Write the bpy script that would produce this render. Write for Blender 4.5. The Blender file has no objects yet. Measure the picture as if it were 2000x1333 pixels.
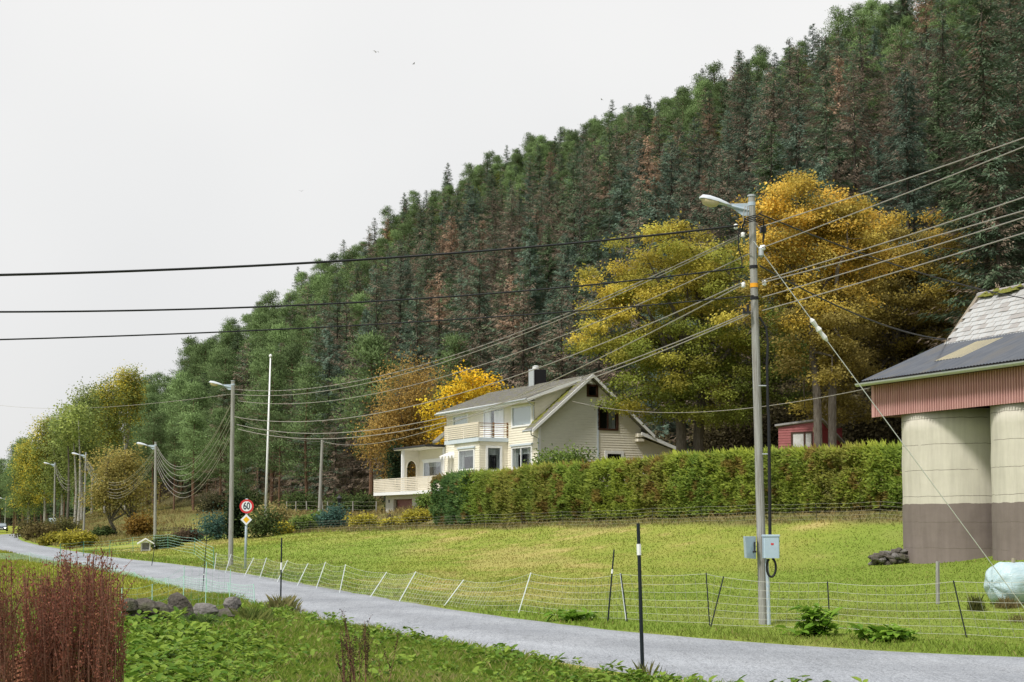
import bpy, math, random
import numpy as np
from mathutils import Vector
random.seed(7); RG = np.random.default_rng(7)
R = math.radians
SC = bpy.context.scene
COL = SC.collection

# ------------------------------------------------------------------ camera, sky, sun, exposure
F = 2778.0; HOR = 1020.0                      # focal length and eye level of the photograph, in its 2000 px wide frame
cam = bpy.data.cameras.new('camera'); cam.sensor_width = 36; cam.lens = 50
PITCH = math.atan(148 / F); cam.shift_y = 206 / 2000
cam.clip_start = .1; cam.clip_end = 9000
camo = bpy.data.objects.new('camera', cam); COL.objects.link(camo)
camo.rotation_euler = (R(90) + PITCH, 0, 0); SC.camera = camo

SUN_EL = R(55)          # sun stands to the left, a little behind the camera
w = bpy.data.worlds.new('World'); SC.world = w; w.use_nodes = True
nt = w.node_tree; nt.nodes.clear()
wo = nt.nodes.new('ShaderNodeOutputWorld'); bg = nt.nodes.new('ShaderNodeBackground')
sky = nt.nodes.new('ShaderNodeTexSky'); sky.sky_type = 'NISHITA'; sky.sun_disc = False
sky.sun_elevation = SUN_EL; sky.air_density = 1; sky.dust_density = 5
sc1 = nt.nodes.new('ShaderNodeVectorMath'); sc1.operation = 'SCALE'; sc1.inputs['Scale'].default_value = .05
geo = nt.nodes.new('ShaderNodeTexCoord')
nz = nt.nodes.new('ShaderNodeTexNoise'); nz.inputs['Scale'].default_value = 1.1; nz.inputs['Detail'].default_value = 4
rp = nt.nodes.new('ShaderNodeValToRGB')
rp.color_ramp.elements[0].color = (.270, .273, .277, 1); rp.color_ramp.elements[1].color = (.350, .346, .339, 1)
rp.color_ramp.elements[0].position = .3; rp.color_ramp.elements[1].position = .7
mx = nt.nodes.new('ShaderNodeMix'); mx.data_type = 'RGBA'; mx.inputs[0].default_value = .93   # a closed cloud deck over the clear sky
nt.links.new(geo.outputs['Generated'], nz.inputs['Vector']); nt.links.new(nz.outputs['Fac'], rp.inputs[0])
nt.links.new(sky.outputs[0], sc1.inputs[0]); nt.links.new(sc1.outputs[0], mx.inputs[6]); nt.links.new(rp.outputs[0], mx.inputs[7])
nt.links.new(mx.outputs[2], bg.inputs['Color']); bg.inputs['Strength'].default_value = 1.0
nt.links.new(bg.outputs[0], wo.inputs[0])
sun = bpy.data.lights.new('sun', 'SUN'); sun.energy = 1.5; sun.angle = R(10); sun.color = (1, .95, .86)
suno = bpy.data.objects.new('sun', sun); COL.objects.link(suno)
sd_ = Vector((-.72 * math.cos(SUN_EL), -.69 * math.cos(SUN_EL), math.sin(SUN_EL)))
sky.sun_rotation = math.atan2(sd_.x, sd_.y)
suno.rotation_euler = sd_.to_track_quat('Z', 'Y').to_euler()
vs = SC.view_settings; vs.view_transform = 'Standard'; vs.look = 'None'; vs.gamma = 1; vs.exposure = 1.5
SC.render.engine = 'CYCLES'; SC.cycles.max_bounces = 6; SC.cycles.transparent_max_bounces = 8
SC.cycles.use_denoising = True
try: SC.cycles.denoiser = 'OPENIMAGEDENOISE'
except Exception: pass

# ------------------------------------------------------------------ helpers
def link(o, parent=None):
    COL.objects.link(o)
    if parent: o.parent = parent
    return o
def tag(o, label=None, cat=None, group=None, kind=None):
    if label: o['label'] = label
    if cat: o['category'] = cat
    if group: o['group'] = group
    if kind: o['kind'] = kind
    return o
def thing(name, label, cat, loc=(0, 0, 0), rz=0, group=None):
    o = bpy.data.objects.new(name, None); o.empty_display_size = .2
    link(o); o.location = loc; o.rotation_euler = (0, 0, rz)
    return tag(o, label, cat, group)
def meshdata(name, V, Fc, col=None, mats=(), midx=None, smooth=False, nor=None):
    me = bpy.data.meshes.new(name)
    V = np.asarray(V, np.float32)
    if isinstance(Fc, np.ndarray):
        k = Fc.shape[1]; n = len(Fc)
        me.vertices.add(len(V)); me.vertices.foreach_set('co', V.ravel())
        me.loops.add(n * k); me.loops.foreach_set('vertex_index', Fc.astype(np.int32).ravel())
        me.polygons.add(n); me.polygons.foreach_set('loop_start', np.arange(0, n * k, k, dtype=np.int32))
        if midx is not None: me.polygons.foreach_set('material_index', np.asarray(midx, np.int32))
        if smooth: me.polygons.foreach_set('use_smooth', np.ones(n, bool))
        me.update(calc_edges=True)
    else:
        me.from_pydata(V.tolist(), [], [tuple(f) for f in Fc])
        if midx is not None: me.polygons.foreach_set('material_index', np.asarray(midx, np.int32))
        if smooth: me.polygons.foreach_set('use_smooth', np.ones(len(me.polygons), bool))
    if col is not None:
        a = me.color_attributes.new('col', 'FLOAT_COLOR', 'POINT')
        c = np.ones((len(V), 4), np.float32); c[:, :3] = col
        a.data.foreach_set('color', c.ravel())
    for m in mats: me.materials.append(m)
    if nor is not None:                                   # soft foliage: each leaf is shaded with the lie of its clump
        me.polygons.foreach_set('use_smooth', np.ones(len(me.polygons), bool)); me.normals_split_custom_set_from_vertices(np.asarray(nor, np.float32))
    return me
def obj(name, me, parent=None, loc=None):
    o = bpy.data.objects.new(name, me); link(o, parent)
    if loc is not None: o.location = loc
    return o

class MB:
    """collects shapes for ONE mesh"""
    def __init__(s): s.v = []; s.f = []
    def add(s, V, Fc):
        b = len(s.v); s.v += [tuple(map(float, p)) for p in V]; s.f += [tuple(i + b for i in f) for f in Fc]; return s
    def box(s, a, b):
        (x0, y0, z0), (x1, y1, z1) = a, b
        if x0 > x1: x0, x1 = x1, x0
        if y0 > y1: y0, y1 = y1, y0
        if z0 > z1: z0, z1 = z1, z0
        return s.add([(x0,y0,z0),(x1,y0,z0),(x1,y1,z0),(x0,y1,z0),(x0,y0,z1),(x1,y0,z1),(x1,y1,z1),(x0,y1,z1)],
              [(0,3,2,1),(4,5,6,7),(0,1,5,4),(1,2,6,5),(2,3,7,6),(3,0,4,7)])
    def bbox(s, a, b, c=.02):
        """box with chamfered vertical edges and top"""
        (x0, y0, z0), (x1, y1, z1) = a, b
        ring = lambda k, z: [(x0+c+k,y0+k,z),(x1-c-k,y0+k,z),(x1-k,y0+c+k,z),(x1-k,y1-c-k,z),(x1-c-k,y1-k,z),(x0+c+k,y1-k,z),(x0+k,y1-c-k,z),(x0+k,y0+c+k,z)]
        V = ring(0, z0) + ring(0, z1 - c) + ring(c * .7, z1)
        Fc = [tuple(range(7, -1, -1)), tuple(range(16, 24))]
        for r in (0, 8):
            for i in range(8): Fc.append((r+i, r+(i+1) % 8, r+8+(i+1) % 8, r+8+i))
        return s.add(V, Fc)
    def prism(s, poly, axis, a, b):
        """extrude a 2D polygon along axis ('x': poly=(y,z), 'y': poly=(x,z), 'z': poly=(x,y))"""
        mk = {'x': lambda p, t: (t, p[0], p[1]), 'y': lambda p, t: (p[0], t, p[1]), 'z': lambda p, t: (p[0], p[1], t)}[axis]
        n = len(poly); V = [mk(p, a) for p in poly] + [mk(p, b) for p in poly]
        Fc = [tuple(range(n - 1, -1, -1)), tuple(range(n, 2 * n))] + [(i, (i+1) % n, n+(i+1) % n, n+i) for i in range(n)]
        return s.add(V, Fc)
    def tube(s, path, rad, n=6, cap=True):
        P = [Vector(p) for p in path]; m = len(P)
        if not hasattr(rad, '__len__'): rad = [rad] * m
        V = []; up = Vector((0, 0, 1)); prev = None
        for i in range(m):
            t = (P[min(i+1, m-1)] - P[max(i-1, 0)])
            if t.length < 1e-9: t = Vector((0, 0, 1))
            t.normalize()
            a = prev if prev is not None else (up if abs(t.z) < .9 else Vector((1, 0, 0)))
            b = t.cross(a)
            if b.length < 1e-6: b = t.cross(Vector((0, 1, 0)))
            b.normalize(); a2 = b.cross(t); prev = a2
            for k in range(n):
                an = 2 * math.pi * k / n
                V.append(P[i] + (a2 * math.cos(an) + b * math.sin(an)) * rad[i])
        Fc = []
        for i in range(m - 1):
            for k in range(n): Fc.append((i*n+k, i*n+(k+1) % n, (i+1)*n+(k+1) % n, (i+1)*n+k))
        if cap: Fc += [tuple(range(n - 1, -1, -1)), tuple(range((m-1)*n, m*n))]
        return s.add(V, Fc)
    def lathe(s, prof, n=24, c=(0, 0)):
        V = []; Fc = []
        for r, z in prof:
            for k in range(n):
                a = 2 * math.pi * k / n; V.append((c[0] + r * math.cos(a), c[1] + r * math.sin(a), z))
        for i in range(len(prof) - 1):
            for k in range(n): Fc.append((i*n+k, i*n+(k+1) % n, (i+1)*n+(k+1) % n, (i+1)*n+k))
        Fc += [tuple(range(n - 1, -1, -1)), tuple(range((len(prof)-1)*n, len(prof)*n))]
        return s.add(V, Fc)
    def build(s, name, mat, parent=None, loc=None, smooth=False, label=None):
        me = meshdata(name, s.v, s.f, mats=[mat] if mat else (), smooth=smooth)
        o = obj(name, me, parent, loc)
        if label: o['label'] = label
        return o

# ------------------------------------------------------------------ materials
MATS = {}
def mat(name, c, rough=.8, c2=None, scale=3, detail=4, bump=0, bscale=None, metal=0, spec=.3, c3=None, streak=None, lo=.35, hi=.65):
    """principled surface whose colour wanders between c and c2 (and c3 in patches), with fine relief"""
    if name in MATS: return MATS[name]
    m = bpy.data.materials.new(name); m.use_nodes = True; t = m.node_tree; N = t.nodes; L = t.links
    b = N['Principled BSDF']; b.inputs['Roughness'].default_value = rough; b.inputs['Metallic'].default_value = metal
    b.inputs['Specular IOR Level'].default_value = spec; b.inputs['Base Color'].default_value = (*c, 1)
    tc = N.new('ShaderNodeTexCoord'); vec = tc.outputs['Object']
    if streak:
        mp = N.new('ShaderNodeMapping'); mp.inputs['Scale'].default_value = streak; L.new(vec, mp.inputs[0]); vec = mp.outputs[0]
    if c2:
        n = N.new('ShaderNodeTexNoise'); n.inputs['Scale'].default_value = scale; n.inputs['Detail'].default_value = detail; n.inputs['Roughness'].default_value = .65
        L.new(vec, n.inputs['Vector'])
        r = N.new('ShaderNodeValToRGB'); r.color_ramp.elements[0].position = lo; r.color_ramp.elements[1].position = hi
        r.color_ramp.elements[0].color = (*c, 1); r.color_ramp.elements[1].color = (*c2, 1)
        L.new(n.outputs['Fac'], r.inputs[0]); out = r.outputs[0]
        if c3:
            n3 = N.new('ShaderNodeTexNoise'); n3.inputs['Scale'].default_value = scale * .37; n3.inputs['Detail'].default_value = 6; L.new(vec, n3.inputs['Vector'])
            r3 = N.new('ShaderNodeMapRange'); r3.inputs[1].default_value = .52; r3.inputs[2].default_value = .68; L.new(n3.outputs['Fac'], r3.inputs[0])
            mm = N.new('ShaderNodeMix'); mm.data_type = 'RGBA'; L.new(r3.outputs[0], mm.inputs[0]); L.new(out, mm.inputs[6]); mm.inputs[7].default_value = (*c3, 1); out = mm.outputs[2]
        L.new(out, b.inputs['Base Color'])
    if bump:
        nb = N.new('ShaderNodeTexNoise'); nb.inputs['Scale'].default_value = bscale or scale * 4; nb.inputs['Detail'].default_value = 5; L.new(vec, nb.inputs['Vector'])
        bp = N.new('ShaderNodeBump'); bp.inputs['Strength'].default_value = bump; bp.inputs['Distance'].default_value = .05
        L.new(nb.outputs['Fac'], bp.inputs['Height']); L.new(bp.outputs[0], b.inputs['Normal'])
    MATS[name] = m; return m
def leafmat(name, trans=.3, rnd=.35, rough=.7):
    """foliage: colour from each leaf, brightness wanders a little from plant to plant, light shines through"""
    if name in MATS: return MATS[name]
    m = bpy.data.materials.new(name); m.use_nodes = True; t = m.node_tree; N = t.nodes; L = t.links
    b = N['Principled BSDF']; b.inputs['Roughness'].default_value = rough; b.inputs['Specular IOR Level'].default_value = .15
    a = N.new('ShaderNodeVertexColor'); a.layer_name = 'col'
    oi = N.new('ShaderNodeObjectInfo'); mr = N.new('ShaderNodeMapRange'); mr.inputs[3].default_value = 1 - rnd; mr.inputs[4].default_value = 1 + rnd
    L.new(oi.outputs['Random'], mr.inputs[0])
    hs = N.new('ShaderNodeHueSaturation'); L.new(mr.outputs[0], hs.inputs['Value']); L.new(a.outputs[0], hs.inputs['Color'])
    L.new(hs.outputs[0], b.inputs['Base Color'])
    tr = N.new('ShaderNodeBsdfTranslucent'); L.new(hs.outputs[0], tr.inputs[0])
    mxs = N.new('ShaderNodeMixShader'); mxs.inputs[0].default_value = trans
    L.new(b.outputs[0], mxs.inputs[1]); L.new(tr.outputs[0], mxs.inputs[2]); L.new(mxs.outputs[0], N['Material Output'].inputs[0])
    MATS[name] = m; return m
def glassmat():
    if 'glass' in MATS: return MATS['glass']
    m = bpy.data.materials.new('window_glass'); m.use_nodes = True; t = m.node_tree; N = t.nodes; L = t.links; N.clear()
    o = N.new('ShaderNodeOutputMaterial'); tr = N.new('ShaderNodeBsdfTransparent'); tr.inputs[0].default_value = (.82, .86, .88, 1)
    g = N.new('ShaderNodeBsdfGlossy'); g.inputs['Roughness'].default_value = .03
    fr = N.new('ShaderNodeLayerWeight'); fr.inputs[0].default_value = .12
    x = N.new('ShaderNodeMixShader'); L.new(fr.outputs['Facing'], x.inputs[0]); L.new(tr.outputs[0], x.inputs[1]); L.new(g.outputs[0], x.inputs[2]); L.new(x.outputs[0], o.inputs[0])
    MATS['glass'] = m; return m

LEAF = leafmat('leaves', .45, .12); NEEDLE = leafmat('needles', .3, .25); GRASSM = leafmat('grass_blades', .35, 0)
BARK = mat('bark', (.075, .062, .05), .95, (.15, .135, .115), 6, bump=.6, streak=(3, 3, .6))
BARKDK = mat('dark_bark', (.045, .037, .03), .95, (.09, .075, .062), 6, bump=.6, streak=(3, 3, .6))
PINEBARK = mat('pine_bark', (.16, .085, .05), .95, (.10, .07, .05), 4, bump=.6)
BIRCHBARK = mat('birch_bark', (.36, .35, .32), .8, (.09, .08, .07), 5, streak=(1, 1, 3), lo=.5, hi=.62)
OLDWOOD = mat('weathered_pole_wood', (.34, .35, .34), .85, (.20, .19, .17), 5, bump=.3, streak=(6, 6, .25))
GALV = mat('galvanised_steel', (.42, .46, .50), .45, (.50, .53, .55), 12, metal=.5)
BLUESTEEL = mat('blue_grey_paint', (.33, .42, .52), .5, (.42, .48, .54), 15)
BLACKRUB = mat('black_cable_rubber', (.012, .013, .016), .45)
ALU = mat('aluminium_wire', (.33, .31, .29), .5, (.27, .25, .23), 30)
WHITEP = mat('white_paint', (.78, .79, .80), .5, (.70, .72, .74), 8)

# ------------------------------------------------------------------ the lie of the land
NX, NY = .888, .46                              # uphill direction; the road runs along (-NY, NX)
NRM = math.hypot(NX, NY); NX /= NRM; NY /= NRM
def pq(x, y): return NX * x + NY * y, -NY * x + NX * y
def xy(p, q): return NX * p - NY * q, NY * p + NX * q
def catmull(P, k=8):
    P = [np.array(p, float) for p in P]; P = [2 * P[0] - P[1]] + P + [2 * P[-1] - P[-2]]; out = []
    for i in range(1, len(P) - 2):
        a, b, c, d = P[i-1:i+3]
        for j in range(k):
            t = j / k
            out.append(.5 * (2*b + (c-a)*t + (2*a-5*b+4*c-d)*t*t + (3*b-a-3*c+d)*t**3))
    out.append(P[-2]); return np.array(out)
EDGE = catmull([(90, -20), (26, 13.2), (14, 17.9), (7.4, 20.8), (4.84, 22.5), (2.27, 25.3), (0, 29.3), (-1.95, 33.6), (-4.5, 40), (-7.4, 47.5), (-10.5, 55.3), (-15.6, 66.5), (-23.8, 83.3), (-45.7, 135), (-64, 185), (-75, 220), (-80, 255), (-74, 300), (-52, 350), (-10, 420)])
EA, EB = EDGE[:-1], EDGE[1:]; ED = EB - EA; EL2 = (ED ** 2).sum(1)
def sd(x, y):
    """signed distance to the road's uphill edge, positive uphill"""
    x = np.atleast_1d(np.asarray(x, float)); y = np.atleast_1d(np.asarray(y, float)); out = np.empty(len(x))
    for s in range(0, len(x), 4000):
        P = np.stack([x[s:s+4000], y[s:s+4000]], 1)
        t = np.clip(((P[:, None] - EA) * ED).sum(2) / EL2, 0, 1)
        dv = P[:, None] - (EA + t[..., None] * ED); d2 = (dv ** 2).sum(2); k = d2.argmin(1); i = np.arange(len(P))
        cr = ED[k, 0] * dv[i, k, 1] - ED[k, 1] * dv[i, k, 0]
        out[s:s+4000] = np.sqrt(d2[i, k]) * np.where(cr < 0, 1, -1)
    return out
def rw(q): return np.interp(q, [10, 14.5, 17.4, 19.5, 24, 30, 40, 60], [6.7, 6.3, 5.3, 4.6, 4.1, 3.9, 4.0, 4.4])
def sm(t): t = np.clip(t, 0, 1); return t * t * (3 - 2 * t)
QH = [10, 42, 73, 111, 150, 200, 260, 330]
def ph_(q): return np.interp(q, QH, [39, 38.5, 33, 31.5, 31, 36, 44, 60])
def zh_(q): return np.interp(q, QH, [.75, .50, -.25, -.9, -.8, .3, .5, .5])
def zr_(q): return -1.95 + 1.1 * sm((np.asarray(q) - 250) / 90)
def ground(x, y):
    scalar = np.isscalar(x)
    x = np.atleast_1d(np.asarray(x, float)); y = np.atleast_1d(np.asarray(y, float))
    p, q = pq(x, y); e = sd(x, y); RW = rw(q); zr = zr_(q); ph = ph_(q); zh = zh_(q)
    # below the road: a low bank round the camera, a flat meadow farther off
    zl = zr + .18 * sm((-e - RW - .6) / 2.5) * sm((34 - q) / 6) - .12 * sm((-e - RW - .4) / 1.5) * sm((q - 34) / 6)
    a = np.interp(q, [30, 45, 73], [3.0, 2.4, 1.25])
    Fr = np.clip(e / np.maximum(e + ph - p, .5), 0, 1)
    zf = zr + .06 * sm(e / 1.2) + (zh - zr) * Fr ** a
    zf = zf - .38 * np.exp(-((p - 33) ** 2 + (q - 35) ** 2) / 30)
    zc = np.interp(q, [10, 40, 70, 82, 97, 120, 160, 220], [2.2, 2.2, 1.9, 1.3, .5, .7, 1.0, 1.6])
    zu = zh + (zc - zh) * sm((p - ph) / 7) + 1.3 * sm((p - 48) / 9)
    tp = 1 - sm((q - 520) / 420)
    h = np.where(p < 146,   .685 * np.maximum(p - 55, 0), .685 * 91 + .28 * np.clip(p - 146, 0, 200))
    h = h * tp + (1.6 * np.sin(p * .09 + q * .05) + 1.8 * np.sin(q * .043 + 1) ) * sm((p - 70) / 30) * tp + 4.5 * np.exp(-((q - 262) / 75) ** 2) * sm((p - 95) / 40) - 2.8 * np.exp(-((q - 160) / 45) ** 2) * sm((p - 90) / 40)
    z = np.where(e <= 0, zl, np.where(p < ph, zf, zu + h))
    z = z + .035 * np.sin(x * .9 + y * .4) * np.sin(y * .7 - x * .3) * sm((np.abs(e + RW / 2) - RW / 2 - .5) / 2)
    return float(z[0]) if scalar else z
def at(px, d, z=None, py=None):
    """world point seen at column px at distance d (on the ground unless z or a row is given)"""
    x = (px - 1000) / F * d
    if py is not None: z = (HOR - py) / F * d
    if z is None: z = ground(x, d)
    return Vector((x, d, z))
def frac(a): return a - np.floor(a)
def vnoise(x, y, s=1.0, seed=0):
    """cheap smooth value noise, 0..1"""
    x = np.asarray(x) / s; y = np.asarray(y) / s; xi = np.floor(x); yi = np.floor(y); fx = x - xi; fy = y - yi
    h = lambda a, b: frac(np.sin(a * 127.1 + b * 311.7 + seed * 74.7) * 43758.5453)
    u = fx * fx * (3 - 2 * fx); v = fy * fy * (3 - 2 * fy)
    return (h(xi, yi) * (1-u) + h(xi+1, yi) * u) * (1-v) + (h(xi, yi+1) * (1-u) + h(xi+1, yi+1) * u) * v

def lerp(a, b, t): return np.asarray(a) * (1 - np.asarray(t)[..., None]) + np.asarray(b) * np.asarray(t)[..., None]
def field_col(x, y):
    p, q = pq(x, y); e = sd(x, y); RW = rw(q); ph = ph_(q)
    n1 = vnoise(x, y, 2.3, 1); n2 = vnoise(x, y, .7, 2); n3 = vnoise(x, y, 7, 3)
    c = lerp((.205, .262, .042), (.320, .308, .080), np.clip(n1 * .6 + n2 * .6 + n3 * .4 - .35, 0, 1))      # the grazed field
    c = lerp(c, (.42, .35, .14), np.clip((n1 * n2 - .42) * 3, 0, .7))                                  # dead straw
    c = lerp(c, (.40, .335, .13), sm((vnoise(x, y, 4.6, 50) * .7 + n2 * .3 - .52) * 4.5) * .55)
    c = lerp(c, (.165, .25, .036), sm((n3 - .45) * 3) * .75)
    c = lerp(c, (.15, .225, .03), sm((1.6 - np.abs(e - .6)) / 1.2) * .6)                                     # greener verge
    fg = sm((-e - RW) / .5)
    c = lerp(c, lerp((.12, .21, .022), (.19, .22, .04), n1), fg * sm((40 - q) / 8))
    c = lerp(c, lerp((.20, .25, .03), (.26, .27, .045), n1), fg * sm((q - 36) / 6))
    c = lerp(c, lerp((.19, .15, .07), (.13, .15, .04), n2), sm((p - ph + 3.2 - n1 * 1.4) / 1.0) * sm((118 - q) / 10))       # rough strip under the fence
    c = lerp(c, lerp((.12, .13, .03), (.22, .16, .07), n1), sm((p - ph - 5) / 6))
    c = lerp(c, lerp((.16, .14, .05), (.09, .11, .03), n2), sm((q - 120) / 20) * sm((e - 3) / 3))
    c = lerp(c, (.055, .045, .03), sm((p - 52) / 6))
    return c
def grid():
    P = np.unique(np.concatenate([np.linspace(-900, -60, 24), np.linspace(-60, 2, 40), np.arange(2, 46, .5), np.arange(46, 160, 3.), np.linspace(160, 1500, 30)]))
    Q = np.unique(np.concatenate([np.linspace(-700, -20, 24), np.arange(-20, 8, 2.), np.arange(8, 125, .55), np.arange(125, 380, 2.5), np.linspace(380, 3200, 60)]))
    pp, qq = np.meshgrid(P, Q); X, Y = xy(pp.ravel(), qq.ravel()); Z = ground(X, Y)
    nP, nQ = len(P), len(Q); i = (np.arange(nQ - 1)[:, None] * nP + np.arange(nP - 1)).ravel()
    return np.stack([X, Y, Z], 1), np.stack([i, i + 1, i + nP + 1, i + nP], 1), field_col(X, Y)
def groundmat():
    m = bpy.data.materials.new('turf'); m.use_nodes = True; t = m.node_tree; N = t.nodes; L = t.links; b = N['Principled BSDF']
    b.inputs['Roughness'].default_value = .95; b.inputs['Specular IOR Level'].default_value = .1
    a = N.new('ShaderNodeVertexColor'); a.layer_name = 'col'; tc = N.new('ShaderNodeTexCoord')
    n = N.new('ShaderNodeTexNoise'); n.inputs['Scale'].default_value = 5; n.inputs['Detail'].default_value = 8; n.inputs['Roughness'].default_value = .8; L.new(tc.outputs['Object'], n.inputs['Vector'])
    mr = N.new('ShaderNodeMapRange'); mr.inputs[1].default_value = .3; mr.inputs[2].default_value = .7; mr.inputs[3].default_value = .8; mr.inputs[4].default_value = 1.2; L.new(n.outputs['Fac'], mr.inputs[0])
    hs = N.new('ShaderNodeHueSaturation'); L.new(a.outputs[0], hs.inputs['Color']); L.new(mr.outputs[0], hs.inputs['Value']); L.new(hs.outputs[0], b.inputs['Base Color'])
    bp = N.new('ShaderNodeBump'); bp.inputs['Strength'].default_value = .8; bp.inputs['Distance'].default_value = .08; L.new(n.outputs['Fac'], bp.inputs['Height']); L.new(bp.outputs[0], b.inputs['Normal'])
    return m
V, Fc, C = grid()
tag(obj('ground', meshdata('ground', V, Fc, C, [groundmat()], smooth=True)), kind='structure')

# the road: a strip of worn asphalt, crowned a little, its edges uneven
def roadmat():
    m = bpy.data.materials.new('asphalt'); m.use_nodes = True; t = m.node_tree; N = t.nodes; L = t.links; b = N['Principled BSDF']
    tc = N.new('ShaderNodeTexCoord'); o = tc.outputs['Object']
    def noise(s, d):
        n = N.new('ShaderNodeTexNoise'); n.inputs['Scale'].default_value = s; n.inputs['Detail'].default_value = d; n.inputs['Roughness'].default_value = .7; L.new(o, n.inputs['Vector']); return n.outputs['Fac']
    r = N.new('ShaderNodeValToRGB'); r.color_ramp.elements[0].color = (.222, .240, .272, 1); r.color_ramp.elements[1].color = (.298, .318, .354, 1)
    r.color_ramp.elements[0].position = .35; r.color_ramp.elements[1].position = .65; L.new(noise(.45, 5), r.inputs[0])
    v = N.new('ShaderNodeTexVoronoi'); v.inputs['Scale'].default_value = 55; L.new(o, v.inputs['Vector'])
    mr = N.new('ShaderNodeMapRange'); mr.inputs[3].default_value = .6; mr.inputs[4].default_value = 1.5; L.new(v.outputs['Color'], mr.inputs[0])
    hs = N.new('ShaderNodeHueSaturation'); L.new(r.outputs[0], hs.inputs['Color']); L.new(mr.outputs[0], hs.inputs['Value'])
    mp = N.new('ShaderNodeMapping'); mp.inputs['Rotation'].default_value = (0, 0, -R(29)); mp.inputs['Scale'].default_value = (1.6, .16, 1); L.new(o, mp.inputs[0])
    ck = N.new('ShaderNodeTexNoise'); ck.inputs['Scale'].default_value = 1.0; ck.inputs['Detail'].default_value = 8; ck.inputs['Roughness'].default_value = .75; L.new(mp.outputs[0], ck.inputs['Vector'])
    s1 = N.new('ShaderNodeMath'); s1.operation = 'SUBTRACT'; s1.inputs[1].default_value = .5; L.new(ck.outputs['Fac'], s1.inputs[0])
    s2 = N.new('ShaderNodeMath'); s2.operation = 'ABSOLUTE'; L.new(s1.outputs[0], s2.inputs[0])
    s3 = N.new('ShaderNodeMapRange'); s3.inputs[1].default_value = 0; s3.inputs[2].default_value = .008; s3.inputs[3].default_value = .55; s3.inputs[4].default_value = 1; L.new(s2.outputs[0], s3.inputs[0])
    h2 = N.new('ShaderNodeHueSaturation'); L.new(hs.outputs[0], h2.inputs['Color']); L.new(s3.outputs[0], h2.inputs['Value'])
    wa = N.new('ShaderNodeVertexColor'); wa.layer_name = 'col'; mw = N.new('ShaderNodeMix'); mw.data_type = 'RGBA'; mw.blend_type = 'MULTIPLY'; mw.inputs[0].default_value = 1; L.new(h2.outputs[0], mw.inputs[6]); L.new(wa.outputs[0], mw.inputs[7])
    L.new(mw.outputs[2], b.inputs['Base Color']); b.inputs['Roughness'].default_value = .75; b.inputs['Specular IOR Level'].default_value = .35
    bp = N.new('ShaderNodeBump'); bp.inputs['Strength'].default_value = .5; bp.inputs['Distance'].default_value = .01; L.new(v.outputs['Distance'], bp.inputs['Height']); L.new(bp.outputs[0], b.inputs['Normal'])
    return m
def build_road():
    T = np.gradient(EDGE, axis=0); T /= np.linalg.norm(T, axis=1)[:, None]; Nn = np.stack([-T[:, 1], T[:, 0]], 1)   # toward the camera's side
    k = 13; rows = []; cols = []
    for j in range(k):
        s = j / (k - 1); off = s * rw(pq(EDGE[:, 0], EDGE[:, 1])[1])
        if j in (0, k - 1): off = off + (vnoise(EDGE[:, 0] * 3, EDGE[:, 1] * 3, 2.1, 5) - .5) * .25
        Pt = EDGE - Nn * -off[:, None] if False else EDGE + (-Nn if sd(*(EDGE[40] + Nn[40]))[0] > 0 else Nn) * off[:, None]
        z = zr_(pq(Pt[:, 0], Pt[:, 1])[1]) + .02 + .05 * (1 - (2 * s - 1) ** 2) - (.03 if j in (0, k - 1) else 0)
        rows.append(np.column_stack([Pt, z])); sh = .90 + .13 * math.exp(-((abs(s - .5) - .24) / .09) ** 2) - .10 * (j in (0, k - 1)); cols.append(np.array([[sh, sh * (1 - .03 * (j in (0, k - 1))), sh * (1 - .10 * (j in (0, k - 1)))]]) * (.93 + .14 * vnoise(Pt[:, 0], Pt[:, 1], 3.7, 20 + j // 3))[:, None])
    Vr = np.concatenate(rows); n = len(EDGE)
    i = (np.arange(k - 1)[:, None] * n + np.arange(n - 1)).ravel()
    tag(obj('road', meshdata('road', Vr, np.stack([i, i + 1, i + n + 1, i + n], 1), np.concatenate(cols), mats=[roadmat()], smooth=True)), kind='structure')
build_road()

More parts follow.
